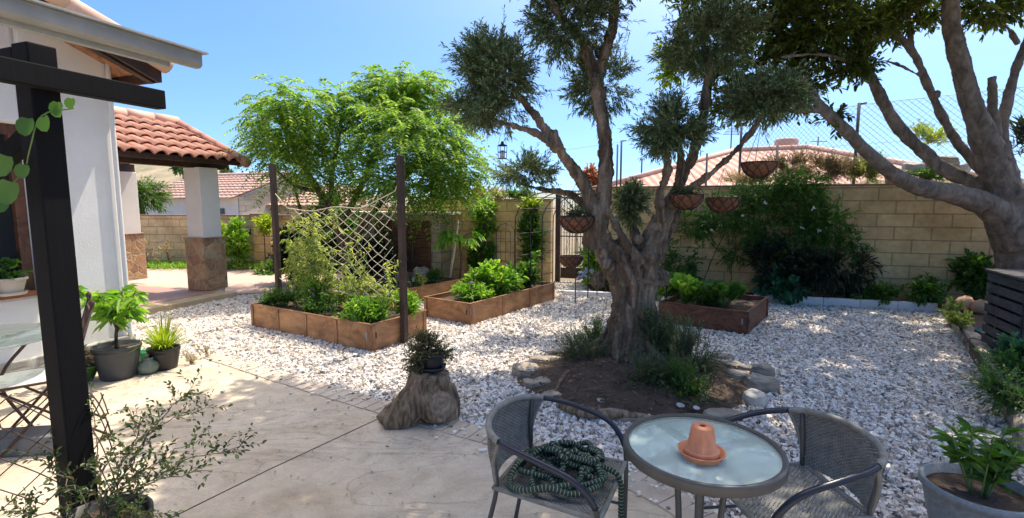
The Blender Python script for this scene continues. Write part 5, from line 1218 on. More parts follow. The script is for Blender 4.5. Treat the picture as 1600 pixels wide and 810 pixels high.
def grassy(lf, tw, o, n=230, L=.38):
    for i in range(n):
        a = random.uniform(0, 6.28); s_ = random.uniform(.2, 1.1); L_ = L * random.uniform(.6, 1.15); d = np.array([math.cos(a) * s_, math.sin(a) * s_, 1]); d /= np.linalg.norm(d); side = nrm(np.cross(d, ZD)); V = []
        r0 = np.array([math.cos(a), math.sin(a), 0]) * random.uniform(0, .05)
        for t in np.linspace(0, 1, 5): c_ = o + r0 + d * L_ * t - ZD * L_ * .45 * t * t * s_; w = .006 * (1 - t ** 2) + .0006; V += [c_ - side * w, c_ + side * w]
        lf.add(V, np.arange(4)[:, None] * 2 + np.array([[0, 1, 3, 2]]))
b2 = G(258, 579); b2[2] = .0
potted('potted_grass', 'small black pot overflowing with spiky yellow-green grassy leaves', b2, .10, .135, .23, 'potblack', grassy, 'l_yel', lip=.004)
t = thing('glass_jar', 'squat round dusty glass jar between the two dark pots', 'jar', G(233, 587) + [0, 0, .025]); 
obj('jar_body', MB().lathe([(0, 0), (.055, 0), (.082, .03), (.088, .065), (.078, .10), (.045, .122), (.04, .13)], 28), M['jar'], t, W=False)
obj('neck', MB().lathe([(.04, .128), (.045, .135), (.044, .15), (.036, .15), (.034, .13)], 28), M['jar'], t, W=False)
t = obj('green_bucket', MB().lathe([(0, 0), (.06, 0), (.075, .14), (.08, .14), (.08, .15), (.07, .15), (.06, .02), (0, .02)], 24), M['greenplastic'], W=False); t.location = tuple(G(224, 573) + [-.02, 0, .0]); tag(t, 'bright green plastic tub tucked behind the glass jar', 'tub')
b3 = G(130, 600) + [0, 0, .025]
potted('potted_dry_plant', 'rounded green glazed bowl with withered grey plant at house wall', b3, .075, .13, .15, 'potgreen', lambda lf, tw, o: blob(lf, tw, o + ZD * .09, (.11, .11, .12), 110, 6, .05, .02, 'oval', .12, lumps=8, upb=.3, tr=.003), 'l_dry', lip=.006)
for (x, y, s_, lab) in ((318, 560, .10, 'small weeds sprouting at the gravel edge'), (298, 570, .07, 'tiny weed tuft right of the grassy pot')):
    shrub('weed', lab, x, y, (s_, s_, s_ * .8), 16, .03, .008, 'l_dry', z=.02, tl=.1)
# window sill pot
wp = hw(.93, .0, .838) + ND * .02
potted('potted_geranium', 'cream pot of round-leaved geranium on the window sill', wp, .075, .105, .14, 'potcream', lambda lf, tw, o: blob(lf, tw, o + ZD * .07, (.15, .12, .09), 46, 5, .055, .055, 'round', .08, lumps=9, upb=.3, tr=.003), 'l_mid', saucer=.11, stemmat='gstem')

# folding chair with mosaic seat and glass table at far left
fc = thing('folding_chair', 'rusty iron folding chair with pale mosaic seat behind the black post', 'chair', (-3.12, 3.22, .025), R(-48))
sq = [(-.19, -.19), (.19, -.19), (.19, .19), (-.19, .19)]
def mosaic():
    m, nt, b = newmat('mosaic_seat'); v = coords(nt); vo = nt.nodes.new('ShaderNodeTexVoronoi'); vo.inputs['Scale'].default_value = 28; nt.links.new(v.outputs[0], vo.inputs['Vector'])
    r = ramp(nt, [(0, (.7, .62, .52)), (.5, (.78, .74, .68)), (1, (.55, .45, .36))]); nt.links.new(vo.outputs['Color'], r.inputs[0]); nt.links.new(r.outputs[0], b.inputs['Base Color']); b.inputs['Roughness'].default_value = .5; return m
obj('seat', MB().prism(sq, .437, .452), mosaic(), fc, W=False, smooth=False)
obj('seat_frame', MB().tube([(x * 1.02, y * 1.02, .445) for x, y in [(-.19, -.19), (0, -.19), (.19, -.19), (.19, 0), (.19, .19), (0, .19), (-.19, .19), (-.19, 0)]], .009, 8, closed=True), M['rust'], fc, W=False)
for sx in (-1, 1):
    obj('leg', MB().tube([(sx * .20, .30, .90), (sx * .20, .17, .45), (sx * .20, -.22, 0)], .009, 8), M['rust'], fc, W=False)
    obj('leg', MB().tube([(sx * .18, -.19, .44), (sx * .18, .33, 0)], .008, 8), M['rust'], fc, W=False)
    obj('finial', MB().lathe([(0, .95), (.014, .935), (.018, .92), (.012, .905), (.012, .895), (0, .89)], 12, (sx * .20, .30, 0)), M['rust'], fc, W=False)
g = MB()
for z in (.62, .86): g.tube([(-.2, .17 + (z - .45) * .29, z), (.2, .17 + (z - .45) * .29, z)], .007, 8)
for k in range(5): x = -.12 + .06 * k; g.tube(spline([(x, .22, .62), (x + .03, .25, .70), (x - .03, .27, .78), (x, .29, .86)], 4), .005, 6)
obj('back_scroll', g, M['rust'], fc, W=False)
gt = thing('glass_table', 'round clear glass garden table at the left picture edge', 'table', (-3.47, 3.16, .025))
obj('glass_top', MB().lathe([(0, .70), (.455, .70), (.46, .704), (.455, .709), (0, .709)], 64), M['clearglass'], gt, W=False)
for k in range(4):
    a = k * 1.5708 + .5; obj('leg', MB().tube(spline([(math.cos(a) * .3, math.sin(a) * .3, .697), (math.cos(a) * .12, math.sin(a) * .12, .4), (math.cos(a) * .28, math.sin(a) * .28, .01)], 6), .010, 8), M['rust'], gt, W=False)
o = obj('stone_block', MB().box((0, 0, .06), (.42, .2, .12)), M['slab'], W=False, smooth=False, bevel=.012); o.location = (-3.1, 3.1, .025); o.rotation_euler.z = .15; tag(o, 'grey stone block lying on the patio under the mosaic chair', 'block')

# foreground pot with sprawling shrub and wire trellis
fp = np.array([-1.68, 1.93, .025])
def sprawl(lf, tw, o):
    br_ = [[(0, 0, 0), (.1, .05, .15), (.3, .12, .27), (.5, .2, .34)], [(0, 0, 0), (.12, .0, .12), (.32, .05, .2), (.62, .1, .22)], [(0, 0, 0), (.06, .1, .2), (.2, .25, .42), (.34, .35, .55)], [(0, 0, 0), (.05, 0, .16), (.18, .05, .36), (.24, .08, .50)],
           [(0, 0, 0), (-.12, 0, .16), (-.3, .05, .24), (-.48, .1, .3)], [(0, 0, 0), (-.08, .1, .2), (-.2, .2, .38), (-.26, .25, .5)], [(0, 0, 0), (-.15, -.05, .08), (-.35, -.05, .1), (-.5, 0, .06)], [(0, 0, 0), (.15, -.05, .08), (.3, -.08, .1), (.4, -.05, .1)], [(0, 0, 0), (.03, .15, .2), (.1, .35, .34), (.3, .5, .38)], [(0, 0, 0), (.1, .1, .1), (.3, .3, .17), (.6, .4, .2)]]
    for b_ in br_:
        p = spline(np.array(b_) * [.66, .85, .88] + o, 6) + RNG.normal(size=(19, 3)) * .006; tw.tube(p, np.linspace(.004, .0015, len(p)), 5)
        n = 26; A = p[RNG.integers(4, len(p), n)]; D = nrm(rdir(n) + ZD * .4 + nrm(p[-1] - p[0]) * .5); twigs(lf, tw, A, D, .10, 7, .024, .013, 'oval', .9, .1, .001, .3)
    blob(lf, tw, o + ZD * .0, (.15, .13, .07), 70, 8, .024, .013, 'oval', .08, lumps=9, upb=.2, tr=.001)
potted('potted_shrub', 'black pot with sprawling small-leaved branches at foot of pergola post', fp, .14, .175, .30, 'potblack', sprawl, 'l_spr', lip=.006)
g = MB(); tcen = np.array([-2.05, 2.12, .2])
def wp_(u, v): return tcen + np.array([(u - .5) * .55, .15 * math.sin(u * 3), v * .55])
for k in range(-3, 4):
    for sg in (1, -1):
        pts = [wp_((k / 4 if sg > 0 else 1 - k / 4) + sg * q_ * .9, q_) for q_ in np.linspace(0, 1, 15) if -.01 <= (k / 4 if sg > 0 else 1 - k / 4) + sg * q_ * .9 <= 1.01]
        if len(pts) > 1: g.tube(pts, .0028, 5)
g.tube([wp_(t_, 1 - .3 * (2 * t_ - 1) ** 2) for t_ in np.linspace(0, 1, 15)], .0035, 5)
tag(obj('wire_trellis', g, M['rust']), 'rusty bent wire lattice standing left of the foreground pot', 'trellis')

# ------------------------------------------------------------------ gate, arches
gy = np.array([.92, 10.1, 0]); gx = nrm(np.array([.5, -.17, 0]))
gt = thing('garden_gate', 'ornate narrow rusty metal garden gate between the block walls', 'gate', gy)
obj('gate_post', MB().box(gy + ZD * .95, (.09, .09, 1.9), [gx, np.cross(ZD, gx), ZD]), M['darkwood'], gt, smooth=False)
obj('gate_post', MB().box(gy + gx * .56 + ZD * .95, (.07, .07, 1.9), [gx, np.cross(ZD, gx), ZD]), M['rust'], gt, smooth=False)
g = MB()
for z in (.12, .95, 1.3, 1.72, 1.84): g.bar(gy + gx * .05 + ZD * z, gy + gx * .53 + ZD * z, .022, .022)
for k in range(9): g.tube([gy + gx * (.07 + .055 * k) + ZD * .12, gy + gx * (.07 + .055 * k) + ZD * 1.84], .007, 6)
for k in range(4):
    for sz in (1, -1):
        c_ = gy + gx * (.12 + .12 * k) + ZD * (1.5 + sz * .1); g.tube([c_ + (gx * math.cos(a) + ZD * math.sin(a)) * (.012 + .008 * a) for a in np.linspace(0, 6.0, 16)], .005, 5)
g.box(gy + gx * .29 + ZD * .22, (.46, .012, .2), [gx, np.cross(ZD, gx), ZD])
obj('gate_panel', g, M['rust'], gt, smooth=False)
def arch(c, d, w, h, r_=.008):                       # hoop across direction d
    return spline([c - d * w / 2, c - d * w / 2 + ZD * (h - w / 2) * .5, c - d * w / 2 + ZD * (h - w / 2)] + [c + (-d * math.cos(a) + ZD * math.sin(a)) * w / 2 + ZD * (h - w / 2) for a in np.linspace(.3, 2.84, 8)] + [c + d * w / 2 + ZD * (h - w / 2), c + d * w / 2 + ZD * (h - w / 2) * .5, c + d * w / 2], 4)
ax2 = nrm(P2(1, 0, 0) - P2(0, 0, 0)); bx2 = nrm(P2(0, 1, 0) - P2(0, 0, 0))
at0 = P2(L2 - .12, .40, .24)
hb = [at(805, 400, 7.45), at(829, 400, 7.8), at(847, 400, 8.1), at(864, 400, 8.4)]
for h_ in hb: h_[2] = .1
tnl = thing('arch_trellis', 'black metal tunnel arch rising from far end of the central planter', 'trellis', hb[0]); hd = nrm(np.array([1, .12, 0])); AW, AH = .92, 1.66
for h_ in hb: obj('hoop', MB().tube(arch(h_ + hd * AW / 2, hd, AW, AH), .0085, 6), M['iron'], tnl)
g = MB()
for z in (.35, .72, 1.05): g.tube([h_ + ZD * z for h_ in hb], .006, 5); g.tube([h_ + hd * AW + ZD * z for h_ in hb], .006, 5)
for a in (.5, 1.0, 1.57, 2.2): g.tube([h_ + hd * AW * (.5 - .5 * math.cos(a)) + ZD * (AH - AW / 2 + math.sin(a) * AW / 2) for h_ in hb], .006, 5)
obj('cross_bar', g, M['iron'], tnl)
c = at(790, 436, 9.3); c[2] = .15; d = np.array([1, -.25, 0]); d = nrm(d)
g = MB().tube(arch(c, d, .34, 1.08), .007, 6); g.tube(arch(c, d, .18, .98), .005, 5); g.tube([c, c + ZD * 1.08], .005, 5)
for z in (.25, .55, .8): g.tube([c - d * .17 + ZD * z, c + d * .17 + ZD * z], .005, 5)
tag(obj('garden_trellis', g, M['iron']), 'small free-standing round-topped metal trellis before the block wall', 'trellis')

# ------------------------------------------------------------------ kerbs
GKB = 'white painted kerb blocks edging the right border'
ka, kb = G(1178, 473), G(1463, 489); kd = nrm(kb - ka); KL = np.linalg.norm(kb - ka)
kn = ['first white kerb block, beside the shaded planter', 'second white kerb block from the shaded planter', 'third white kerb block, below the dark shrubs', 'fourth white kerb block, in the middle of the right border', 'fifth white kerb block, next to the solar spike light', 'last white kerb block, touching the right sleepers']
for k in range(5):
    t = obj('kerb_block', MB().box(ka + kd * (KL / 5 * (k + .5)) + ZD * .06, (KL / 5 - .006, .07, .17), [kd, np.cross(ZD, kd), ZD]), M['kerb'], smooth=False, bevel=.008); tag(t, kn[k] if k < 4 else kn[5], 'kerb', GKB)
a = G(880, 463); b = G(952, 466); d = nrm(b - a)
for k in range(2):
    t = obj('kerb_block', MB().box(a + d * (.43 * (k + .5)) + ZD * .045, (.424, .08, .11), [d, np.cross(ZD, d), ZD]), M['kerb'], smooth=False, bevel=.008); tag(t, ['pale kerb block before the gate, left one', 'pale kerb block nearer the olive trunk, by the lilac flowers'][k], 'kerb', 'kerb blocks by the gate')
g = MB(); V = []
WU = nrm(np.array([*WR_B, 0]) - np.array([*WR_A, 0]))
g.prism([tuple((ka + kd * .0 - kd * 2.6)[:2]), tuple(kb[:2]), (7.0, 7.2), tuple((np.array([*WR_A, 0]) + WU * 6)[:2]), tuple(WR_A)], -.05, .07)
struct('border_soil', g, M['soil'], smooth=False)
g = MB().prism([tuple(G(1475, 492)[:2]), (2.95, 2.6), (3.2, 1.5), (12, 1.5), (12, 6.2), (7.0, 7.3)], -.05, .14); struct('right_bed_soil', g, M['soil'], smooth=False)

# ------------------------------------------------------------------ climber and shrubs on the right wall
def wallp(px, py, off=.25):
    """point in front of the right wall seen at a pixel"""
    a3_ = np.array([*WR_A, 0.]); n_ = np.array([WU[1], -WU[0], 0]); n_ = n_ if n_[1] < 0 else -n_; d = ray(px, py); o = np.array([0, 0, CAMZ])
    t = ((a3_ + n_ * (off + .1) - o) @ n_) / (d @ n_); return o + d * t
cl = thing('jasmine_climber', 'broad dark green jasmine climber with a few white flowers on right wall', 'climbing plant', wallp(1150, 460) * [1, 1, 0])
for (cx, cy, rx, ry, nn) in ((1085, 345, 55, 35, 210), (1130, 330, 60, 40, 260), (1185, 310, 55, 38, 260), (1250, 300, 50, 45, 260), (1250, 350, 60, 40, 260), (1300, 350, 40, 40, 200), (1200, 365, 55, 35, 200), (1240, 285, 28, 22, 90), (1290, 390, 35, 30, 110), (1150, 395, 28, 26, 60), (1235, 400, 40, 30, 140), (1330, 385, 20, 28, 50), (1065, 410, 30, 32, 90), (1040, 395, 25, 30, 60)):
    lf, tw = MB(), MB(); c_ = wallp(cx, cy, .30); sc = c_[1] / FPX
    blob(lf, tw, c_, (rx * sc, .28, ry * sc), int(nn * .82), 12, .055, .022, 'oval', .16, lumps=14, upb=-.1, lump_r=.45, tr=.002)
    cr = obj('foliage', lf, M['l_deep'], cl); obj('stem', tw, M['gstem'], cr)
for x, y in ((1160, 336), (1112, 360), (1252, 357), (1279, 360), (1195, 318), (1270, 326)):
    lf = MB(); P = np.repeat(wallp(x, y, .62)[None], 6, 0); leaves(lf, P, rdir(6) * [1, .5, 1] - [0, .6, 0], .045, .03, 'oval', droop=0); obj('flower', lf, M['petal'], cl)
g = MB()
for pts in (((1145, 470), (1143, 420), (1150, 380), (1140, 340)), ((1095, 450), (1115, 400), (1135, 360)), ((1215, 470), (1225, 420), (1235, 360)), ((1143, 430), (1130, 400), (1110, 380))):
    p = spline([wallp(x, y, .18) for x, y in pts], 5); g.tube(p, .008, 5)
obj('woody_stem', g, M['thinb'], cl)
GD = 'dark shrubs at the foot of the right wall'
def wshrub(name, label, cx, cy, rx, ry, n, L, Wd, mat, off=.5, dep=.3, kind='oval', up=.2, tl=.2, nl=12, lumps=12, group=GD):
    c_ = wallp(cx, cy, off); sc = c_[1] / FPX
    return plantobj(name, label, 'shrub', c_ * [1, 1, 0], lambda lf, tw: blob(lf, tw, c_, (rx * sc, dep, ry * sc), n, nl, L, Wd, kind, tl, lumps=lumps, upb=up, lump_r=.45, tr=.002, shell=.8), mat, 'twig', group)
wshrub('purple_shrub', 'almost black long-leaved shrub hanging right below the climber', 1310, 420, 50, 40, 300, .12, .022, 'l_blackish', kind='lance', up=-.1)
wshrub('purple_shrub', 'blackish shrub just right of the shaded planter', 1205, 415, 34, 48, 230, .10, .024, 'l_blackish', kind='lance')
wshrub('dark_shrub', 'dense dark shrub filling the shade under the climber centre', 1258, 430, 45, 40, 280, .08, .035, 'l_blackish')
wshrub('blue_green_shrub', 'blue-green broad-leaved plant spilling over the kerb', 1222, 448, 34, 22, 120, .11, .075, 'l_blue', .6, .22, up=0)
wshrub('ground_plant', 'low dark leaves between black shrub and the bare wall', 1375, 458, 35, 12, 110, .07, .03, 'l_deep', .45, .2)
wshrub('ground_plant', 'low green leaves near the solar spike light', 1440, 455, 35, 14, 110, .08, .04, 'l_deep', .5, .2)
wshrub('shade_shrub', 'tall leaning dark plant left of the slatted bin', 1524, 432, 20, 28, 70, .13, .06, 'l_deep', .3, .3)
wshrub('ground_plant', 'small dark plant left behind shaded planter', 1070, 440, 40, 22, 130, .07, .03, 'l_deep', .4, .2)
c_ = G(1458, 478, .07); t = thing('spike_light', 'tiny black solar spike light at end of white kerb', 'light', c_)
obj('stake', MB().tube([(0, 0, 0), (0, 0, .12)], .008, 6), M['iron'], t, W=False); obj('head', MB().lathe([(0, .12), (.022, .125), (.025, .17), (.03, .175), (0, .18)], 12), M['iron'], t, W=False)

# ------------------------------------------------------------------ right side: sleepers, bin, pots
sl = [((1472, 490), (1512, 551), 'weathered grey sleeper furthest back, touching white kerb'), ((1513, 553), (1548, 606), 'middle weathered sleeper edging the right bed'), ((1549, 609), (1592, 700), 'cracked sleeper right of the gravel, behind the front pot'), ((1594, 706), (1680, 860), 'nearest weathered sleeper at the right picture edge')]
for a_, b_, lab in sl:
    a = G(*a_); b = G(*b_); mbx = MB(); off = np.array([.085, 0, .07]); n_ = 26; pts = [a + (b - a) * t + off + np.array([random.uniform(-.006, .006), 0, random.uniform(-.006, .006)]) for t in np.linspace(0, 1, n_)]
    d = nrm(b - a); sd = np.cross(d, ZD); V = []; k = 12
    for p in pts:
        for j in range(k):
            an = j * 2 * math.pi / k; ca, sa = math.cos(an), math.sin(an); sc = .095 / max(abs(ca), abs(sa)) ** .72 * random.uniform(.94, 1.04); V.append(p + sd * ca * sc * .9 + ZD * sa * sc * .95)
    idx = np.arange(n_ * k).reshape(n_, k); mbx.add(V, np.stack([idx[:-1], np.roll(idx[:-1], -1, 1), np.roll(idx[1:], -1, 1), idx[1:]], -1).reshape(-1, 4)); mbx.f.setdefault(k, []).append(np.array([idx[0], idx[-1][::-1]]))
    tag(obj('sleeper', mbx, M['sleeper'], smooth=False), lab, 'sleeper', 'weathered sleepers edging the right bed')
# slatted bin
bc = G(1533, 566, .14); bax = nrm(np.array([.88, -.22, 0])); bay = np.cross(ZD, bax)
b0 = at(1537, 560, 5.55); b0 = G(1592, 574, .14) * [1, 1, 0] + ZD * .14
bin_ = thing('slatted_bin', 'dark weathered slatted timber compost bin with flat lid', 'bin', b0)
nearc = G(1590, 566, .14); farc = G(1536, 535, .14); dl = farc - nearc; dl[2] = 0; BL = np.linalg.norm(dl); dl = nrm(dl); dr = np.array([-dl[1], dl[0], 0]); dr = dr if dr[0] > 0 else -dr
BH = (1.6 - .14) - (440 - 318) * nearc[1] / FPX
def bp(x, y, z): return nearc + dl * x + dr * y + ZD * z
for x in (.03, BL - .03):
    for y in (.03, .87): obj('corner_post', MB().box(bp(x, y, BH / 2), (.05, .05, BH), [dl, dr, ZD]), M['bin'], bin_, smooth=False)
ns = 7; hh = BH / ns
for k in range(ns):
    obj('slat', MB().box(bp(BL / 2, -.008, hh * (k + .5)), (BL + .02, .018, hh * .76), [dl, dr, ZD]), M['bin'], bin_, smooth=False, bevel=.002)
    obj('slat', MB().box(bp(-.018, .45, hh * (k + .5)), (.018, .9, hh * .76), [dl, dr, ZD]), M['bin'], bin_, smooth=False, bevel=.002)
obj('inner_box', MB().box(bp(BL / 2, .45, BH / 2), (BL - .12, .78, BH - .02), [dl, dr, ZD]), plain('black_fill', (.012, .012, .012)), bin_, smooth=False)  # solid black box filling the bin behind its slats
obj('lid', MB().box(bp(BL / 2 - .005, .45, BH + .012), (BL + .08, .98, .024), [dl, dr, ZD]), M['bin'], bin_, smooth=False, bevel=.003)
for (x, y, s_, lab) in ((1503, 486, .11, 'round tan clay jar half hidden left of the bin'), (1527, 490, .10, 'second clay jar touching the bin')):
    c_ = G(x, y, .14); o = obj('clay_jar', MB().lathe([(0, 0), (s_ * .5, .01), (s_ * .92, s_ * .5), (s_, s_), (s_ * .85, s_ * 1.5), (s_ * .5, s_ * 1.75), (s_ * .42, s_ * 1.9), (s_ * .3, s_ * 1.9), (s_ * .3, s_ * 1.6), (0, s_ * 1.5)], 28), plain('tan_clay', (.55, .32, .20), (.45, .25, .15), 6, .8, 60, .2), W=False); o.location = tuple(c_); o.rotation_euler = (.25, .1, 0); tag(o, lab, 'jar')
def g_(px, py): return G(px, py, .14)
def shrub2(name, label, px, py, rad, n, L, Wd, mat, **k): return shrub(name, label, px, py, rad, n, L, Wd, mat, kind='oval', z=.14, **k)
shrub2('bedding_plant', 'variegated pale green plant spilling over far sleeper', 1497, 512, (.13, .12, .09), 40, .05, .03, 'l_tom', tl=.14)
shrub2('bedding_plant', 'pale cream-leaved sprig in front of the clay jars', 1490, 494, (.11, .1, .12), 26, .06, .035, 'l_tom', tl=.12)
shrub('fern_shrub', 'dark feathery shrub drooping over the middle sleeper by the bin', 1582, 640, (.27, .24, .15), 330, .04, .010, 'l_deep', z=.14, up=.2)
shrub2('bedding_plant', 'dark leafy plant below the bin at right edge', 1600, 600, (.2, .2, .14), 120, .05, .02, 'l_deep')
c_ = g_(1590, 592)
potted('potted_plant', 'teal plastic pot with dark trailing leaves at the right edge', c_, .09, .13, .16, 'teal', lambda lf, tw, o: blob(lf, tw, o + ZD * .07, (.16, .16, .1), 110, 8, .05, .03, 'oval', .1, lumps=8, tr=.002), 'l_blue')
for (x, y, s_, m_, lab) in ((1571, 592, .07, 'blue', 'blue plastic bowl on the soil in front of the bin'), (1527, 520, .05, 'teal', 'small teal bowl tucked behind the far sleeper')):
    o = obj('plastic_bowl', MB().lathe([(0, 0), (s_ * .6, 0), (s_, s_ * .8), (s_ * .95, s_ * .8), (s_ * .55, .01), (0, .01)], 24), M[m_], W=False); o.location = tuple(g_(x, y)); o.rotation_euler = (.5, .1, .2); tag(o, lab, 'bowl')
# front right pot
def frp(lf, tw, o):
    for i in range(16):
        a = random.uniform(0, 6.28); s_ = random.uniform(0.05, .5); hh_ = random.uniform(.16, .34); p0 = o + np.array([math.cos(a), math.sin(a), 0]) * .03; p1 = p0 + nrm(np.array([math.cos(a) * s_, math.sin(a) * s_, 1])) * hh_
        stemline(tw, [p0, (p0 + p1) / 2, p1], .004, .003); n = 15; t_ = RNG.uniform(.3, 1, (n, 1)); A = p0 + (p1 - p0) * t_; aa = RNG.uniform(0, 6.28, n); D = np.c_[np.cos(aa), np.sin(aa), RNG.uniform(.1, 1.1, n)]
        leaves(lf, A, D, RNG.uniform(.06, .105, n), .03, 'oval', droop=.2)
fr = G(1530, 762, .33); fr[2] = .01
potted('potted_shrub', 'speckled grey pot with glossy green upright leaves in right foreground', fr, .14, .205, .33, 'potstone', frp, 'l_mid', lip=.010, stemmat='gstem')

# ------------------------------------------------------------------ plants along the far walls
def yshrub(name, label, px, py, base_py, rx, ry, n, L, Wd, mat, Y, dep=.3, kind='oval', group=None, up=.5, tl=.22, nl=12, cat='shrub', lumps=14, **k):
    c_ = at(px, py, Y); sc = Y / FPX
    return plantobj(name, label, cat, c_ * [1, 1, 0], lambda lf, tw: (blob(lf, tw, c_, (rx * sc, dep, ry * sc), n, nl, L, Wd, kind, tl, lumps=lumps, upb=up, lump_r=.42, tr=.003, shell=.8, **k), stemline(tw, [c_ * [1, 1, 0], c_ * [1, 1, .5], c_], .02, .01)), mat, 'thinb', group)
yshrub('upright_shrub', 'yellow-green upright shrub against sunlit wall, just right of the pillar', 347, 376, 415, 17, 32, 260, .09, .035, 'l_yel', 12.3)
yshrub('upright_shrub', 'greener upright shrub against sunlit wall, second from the pillar', 372, 380, 420, 16, 38, 300, .09, .03, 'l_veg', 12.2)
yshrub('wall_creeper', 'small yellow creeper on the gate pier', 412, 355, 380, 10, 20, 80, .09, .04, 'l_yel', 12.1)
yshrub('ground_plant', 'low dark bush at the pier foot left of the trellis post', 424, 428, 430, 22, 14, 140, .09, .03, 'l_mid', 11.4, cat='plant')
yshrub('grass_tuft', 'spiky tuft beside the portico pillar, beyond the driveway', 338, 417, 420, 12, 9, 80, .12, .012, 'l_veg', 12.0, kind='lance', cat='plant')
yshrub('bare_rose', 'thin sparse rose bush seen beyond the portico', 228, 392, 400, 20, 22, 30, .06, .03, 'l_dry', 12.4)
yshrub('bare_rose', 'second sparse rose against sunlit wall, left of pillar', 262, 392, 400, 10, 20, 16, .06, .03, 'l_dry', 12.5)
lf, tw = MB(), MB()
n = 1500; P = np.c_[RNG.uniform(-12, -5.4, n), RNG.uniform(11.9, 12.9, n), np.full(n, .01)]; twigs(lf, tw, P, ZD + rdir(n) * .5, .13, 4, .09, .02, 'lance', .6)
tag(obj('ground_cover', lf, M['l_veg']), 'strip of rough green ground cover under the sunlit wall', 'ground cover', kind='stuff')
yshrub('tall_climber', 'yellow-topped dark climber on the wall left of the arch', 757, 345, 430, 18, 36, 230, .09, .035, 'l_veg', 10.4, dep=.2)
yshrub('shade_bush', 'dark bush at wall foot below yellow-topped climber', 752, 400, 440, 22, 30, 200, .08, .03, 'l_deep', 10.3, dep=.25)
yshrub('tall_climber', 'tall green climber on the wall seen through the arch', 829, 372, 430, 18, 56, 380, .08, .03, 'l_mid', 9.95, dep=.2)
yshrub('flowering_climber', 'yellow tip of climber above the arch climber', 828, 326, 340, 14, 12, 60, .08, .035, 'l_yel', 9.9, dep=.15)
yshrub('dark_bush', 'big dark rounded bush behind the string net', 515, 372, 440, 38, 62, 560, .14, .07, 'l_deep', 9.9, dep=.5)
yshrub('dark_bush', 'dark bush behind the net on the left', 470, 395, 440, 34, 50, 360, .13, .05, 'l_blackish', 10.2, dep=.4)
yshrub('dark_bush', 'low dark bush behind the back bed, left of the shed', 575, 405, 440, 38, 34, 300, .12, .05, 'l_blackish', 9.6, dep=.3)
yshrub('flowering_bush', 'glossy bush with lilac flowers beside the gate', 932, 415, 445, 26, 32, 330, .08, .035, 'l_veg', 9.2, dep=.3)
fb_ = [o_ for o_ in bpy.data.objects if o_.name.startswith('flowering_bush')][0]
for k in range(12):
    c_ = at(random.uniform(900, 932), random.uniform(412, 440), 8.92); lf = MB(); P = np.repeat(c_[None], 12, 0); leaves(lf, P, rdir(12) - [0, .5, 0], .05, .035, 'oval', droop=0); obj('flower_head', lf, M['petall'], fb_)
yshrub('dark_bush', 'dark bush in shade behind the olive trunk', 975, 425, 445, 30, 34, 260, .08, .035, 'l_deep', 8.8, dep=.3)
def papaya(lf, tw):
    b_ = at(719, 425, 9.0) * [1, 1, 0] + ZD * .2; tp_ = at(718, 378, 9.0); tw.tube(spline([b_, (b_ + tp_) / 2 + [.03, 0, 0], tp_], 4), np.linspace(.03, .018, 9), 8)
    for i in range(17):
        a = random.uniform(0, 6.28); d = np.array([math.cos(a), math.sin(a), random.uniform(-.1, .8)]); p1 = tp_ + nrm(d) * random.uniform(.2, .42); stemline(tw, [tp_, (tp_ + p1) / 2 + ZD * .04, p1], .006, .004)
        n = 9; aa = np.linspace(-1.6, 1.6, n) + a; D = np.c_[np.cos(aa), np.sin(aa), np.full(n, -.45)]; leaves(lf, np.repeat(p1[None], n, 0), D, RNG.uniform(.15, .24, n), .065, 'oval', droop=.3)
plantobj('papaya_plant', 'young papaya with drooping lobed leaves at the end of the back bed', 'plant', at(719, 425, 9.0) * [1, 1, 0] + ZD * .2, papaya, 'l_veg', 'thinb')
for (x, y, Y, w, h, d_, lab) in ((660, 440, 8.9, .34, .26, .24, 'upright grey log block standing in the back bed'), (630, 440, 9.0, .22, .2, .2, 'smaller grey rock left of the upright log block')):
    rock('bed_rock', lab, at(x, y + 12, Y) * [1, 1, 0] + ZD * .2, 0, w, d_, h, 'schist', None)

# ------------------------------------------------------------------ shed
sc0 = at(690, 430, 10.2) * [1, 1, 0]; sdx = nrm(np.array([-.95, .26, 0])); sdy = np.array([.26, .95, 0]); sdy = nrm(sdy); axs = [sdx, sdy, ZD]
shed = thing('garden_shed', 'small block shed with louvred brown shutters and pale roof', 'shed', sc0)
def sb_(x, y, z, s1, s2, s3): return MB().box(sc0 + sdx * x + sdy * y + ZD * z, (s1, s2, s3), axs)
obj('wall', sb_(1.1, .5, .68, 2.2, 1.0, 1.36), blockwall_mat('pale_block', (.62, .55, .42), (.55, .48, .36), (.40, .34, .25), .4, .2), shed, smooth=False)
obj('roof', sb_(1.0, .42, 1.40, 2.6, 1.4, .05), plain('pale_roof', (.60, .53, .42), (.42, .36, .28), 4), shed, smooth=False)
for k in range(3):
    x0 = .22 + k * .43
    s1 = obj('shutter', sb_(x0 + .2, -.02, .72, .40, .03, 1.06), M['shutter'], shed, smooth=False)
    g = MB()
    for q_ in range(16): g.box(sc0 + sdx * (x0 + .2) + sdy * -.04 + ZD * (.26 + q_ * .06), (.32, .025, .045), [sdx, nrm(sdy + ZD * .5), nrm(ZD - sdy * .5)])
    obj('louvre', g, M['shutter'], s1, smooth=False)
o = obj('leaning_board', MB().bar(at(702, 436, 9.9) * [1, 1, 0] + ZD * .0, at(716, 345, 10.2), .22, .03, (1, 0, 0)), M['plinth'], smooth=False); tag(o, 'pale board leaning against the right side of the shed', 'board')

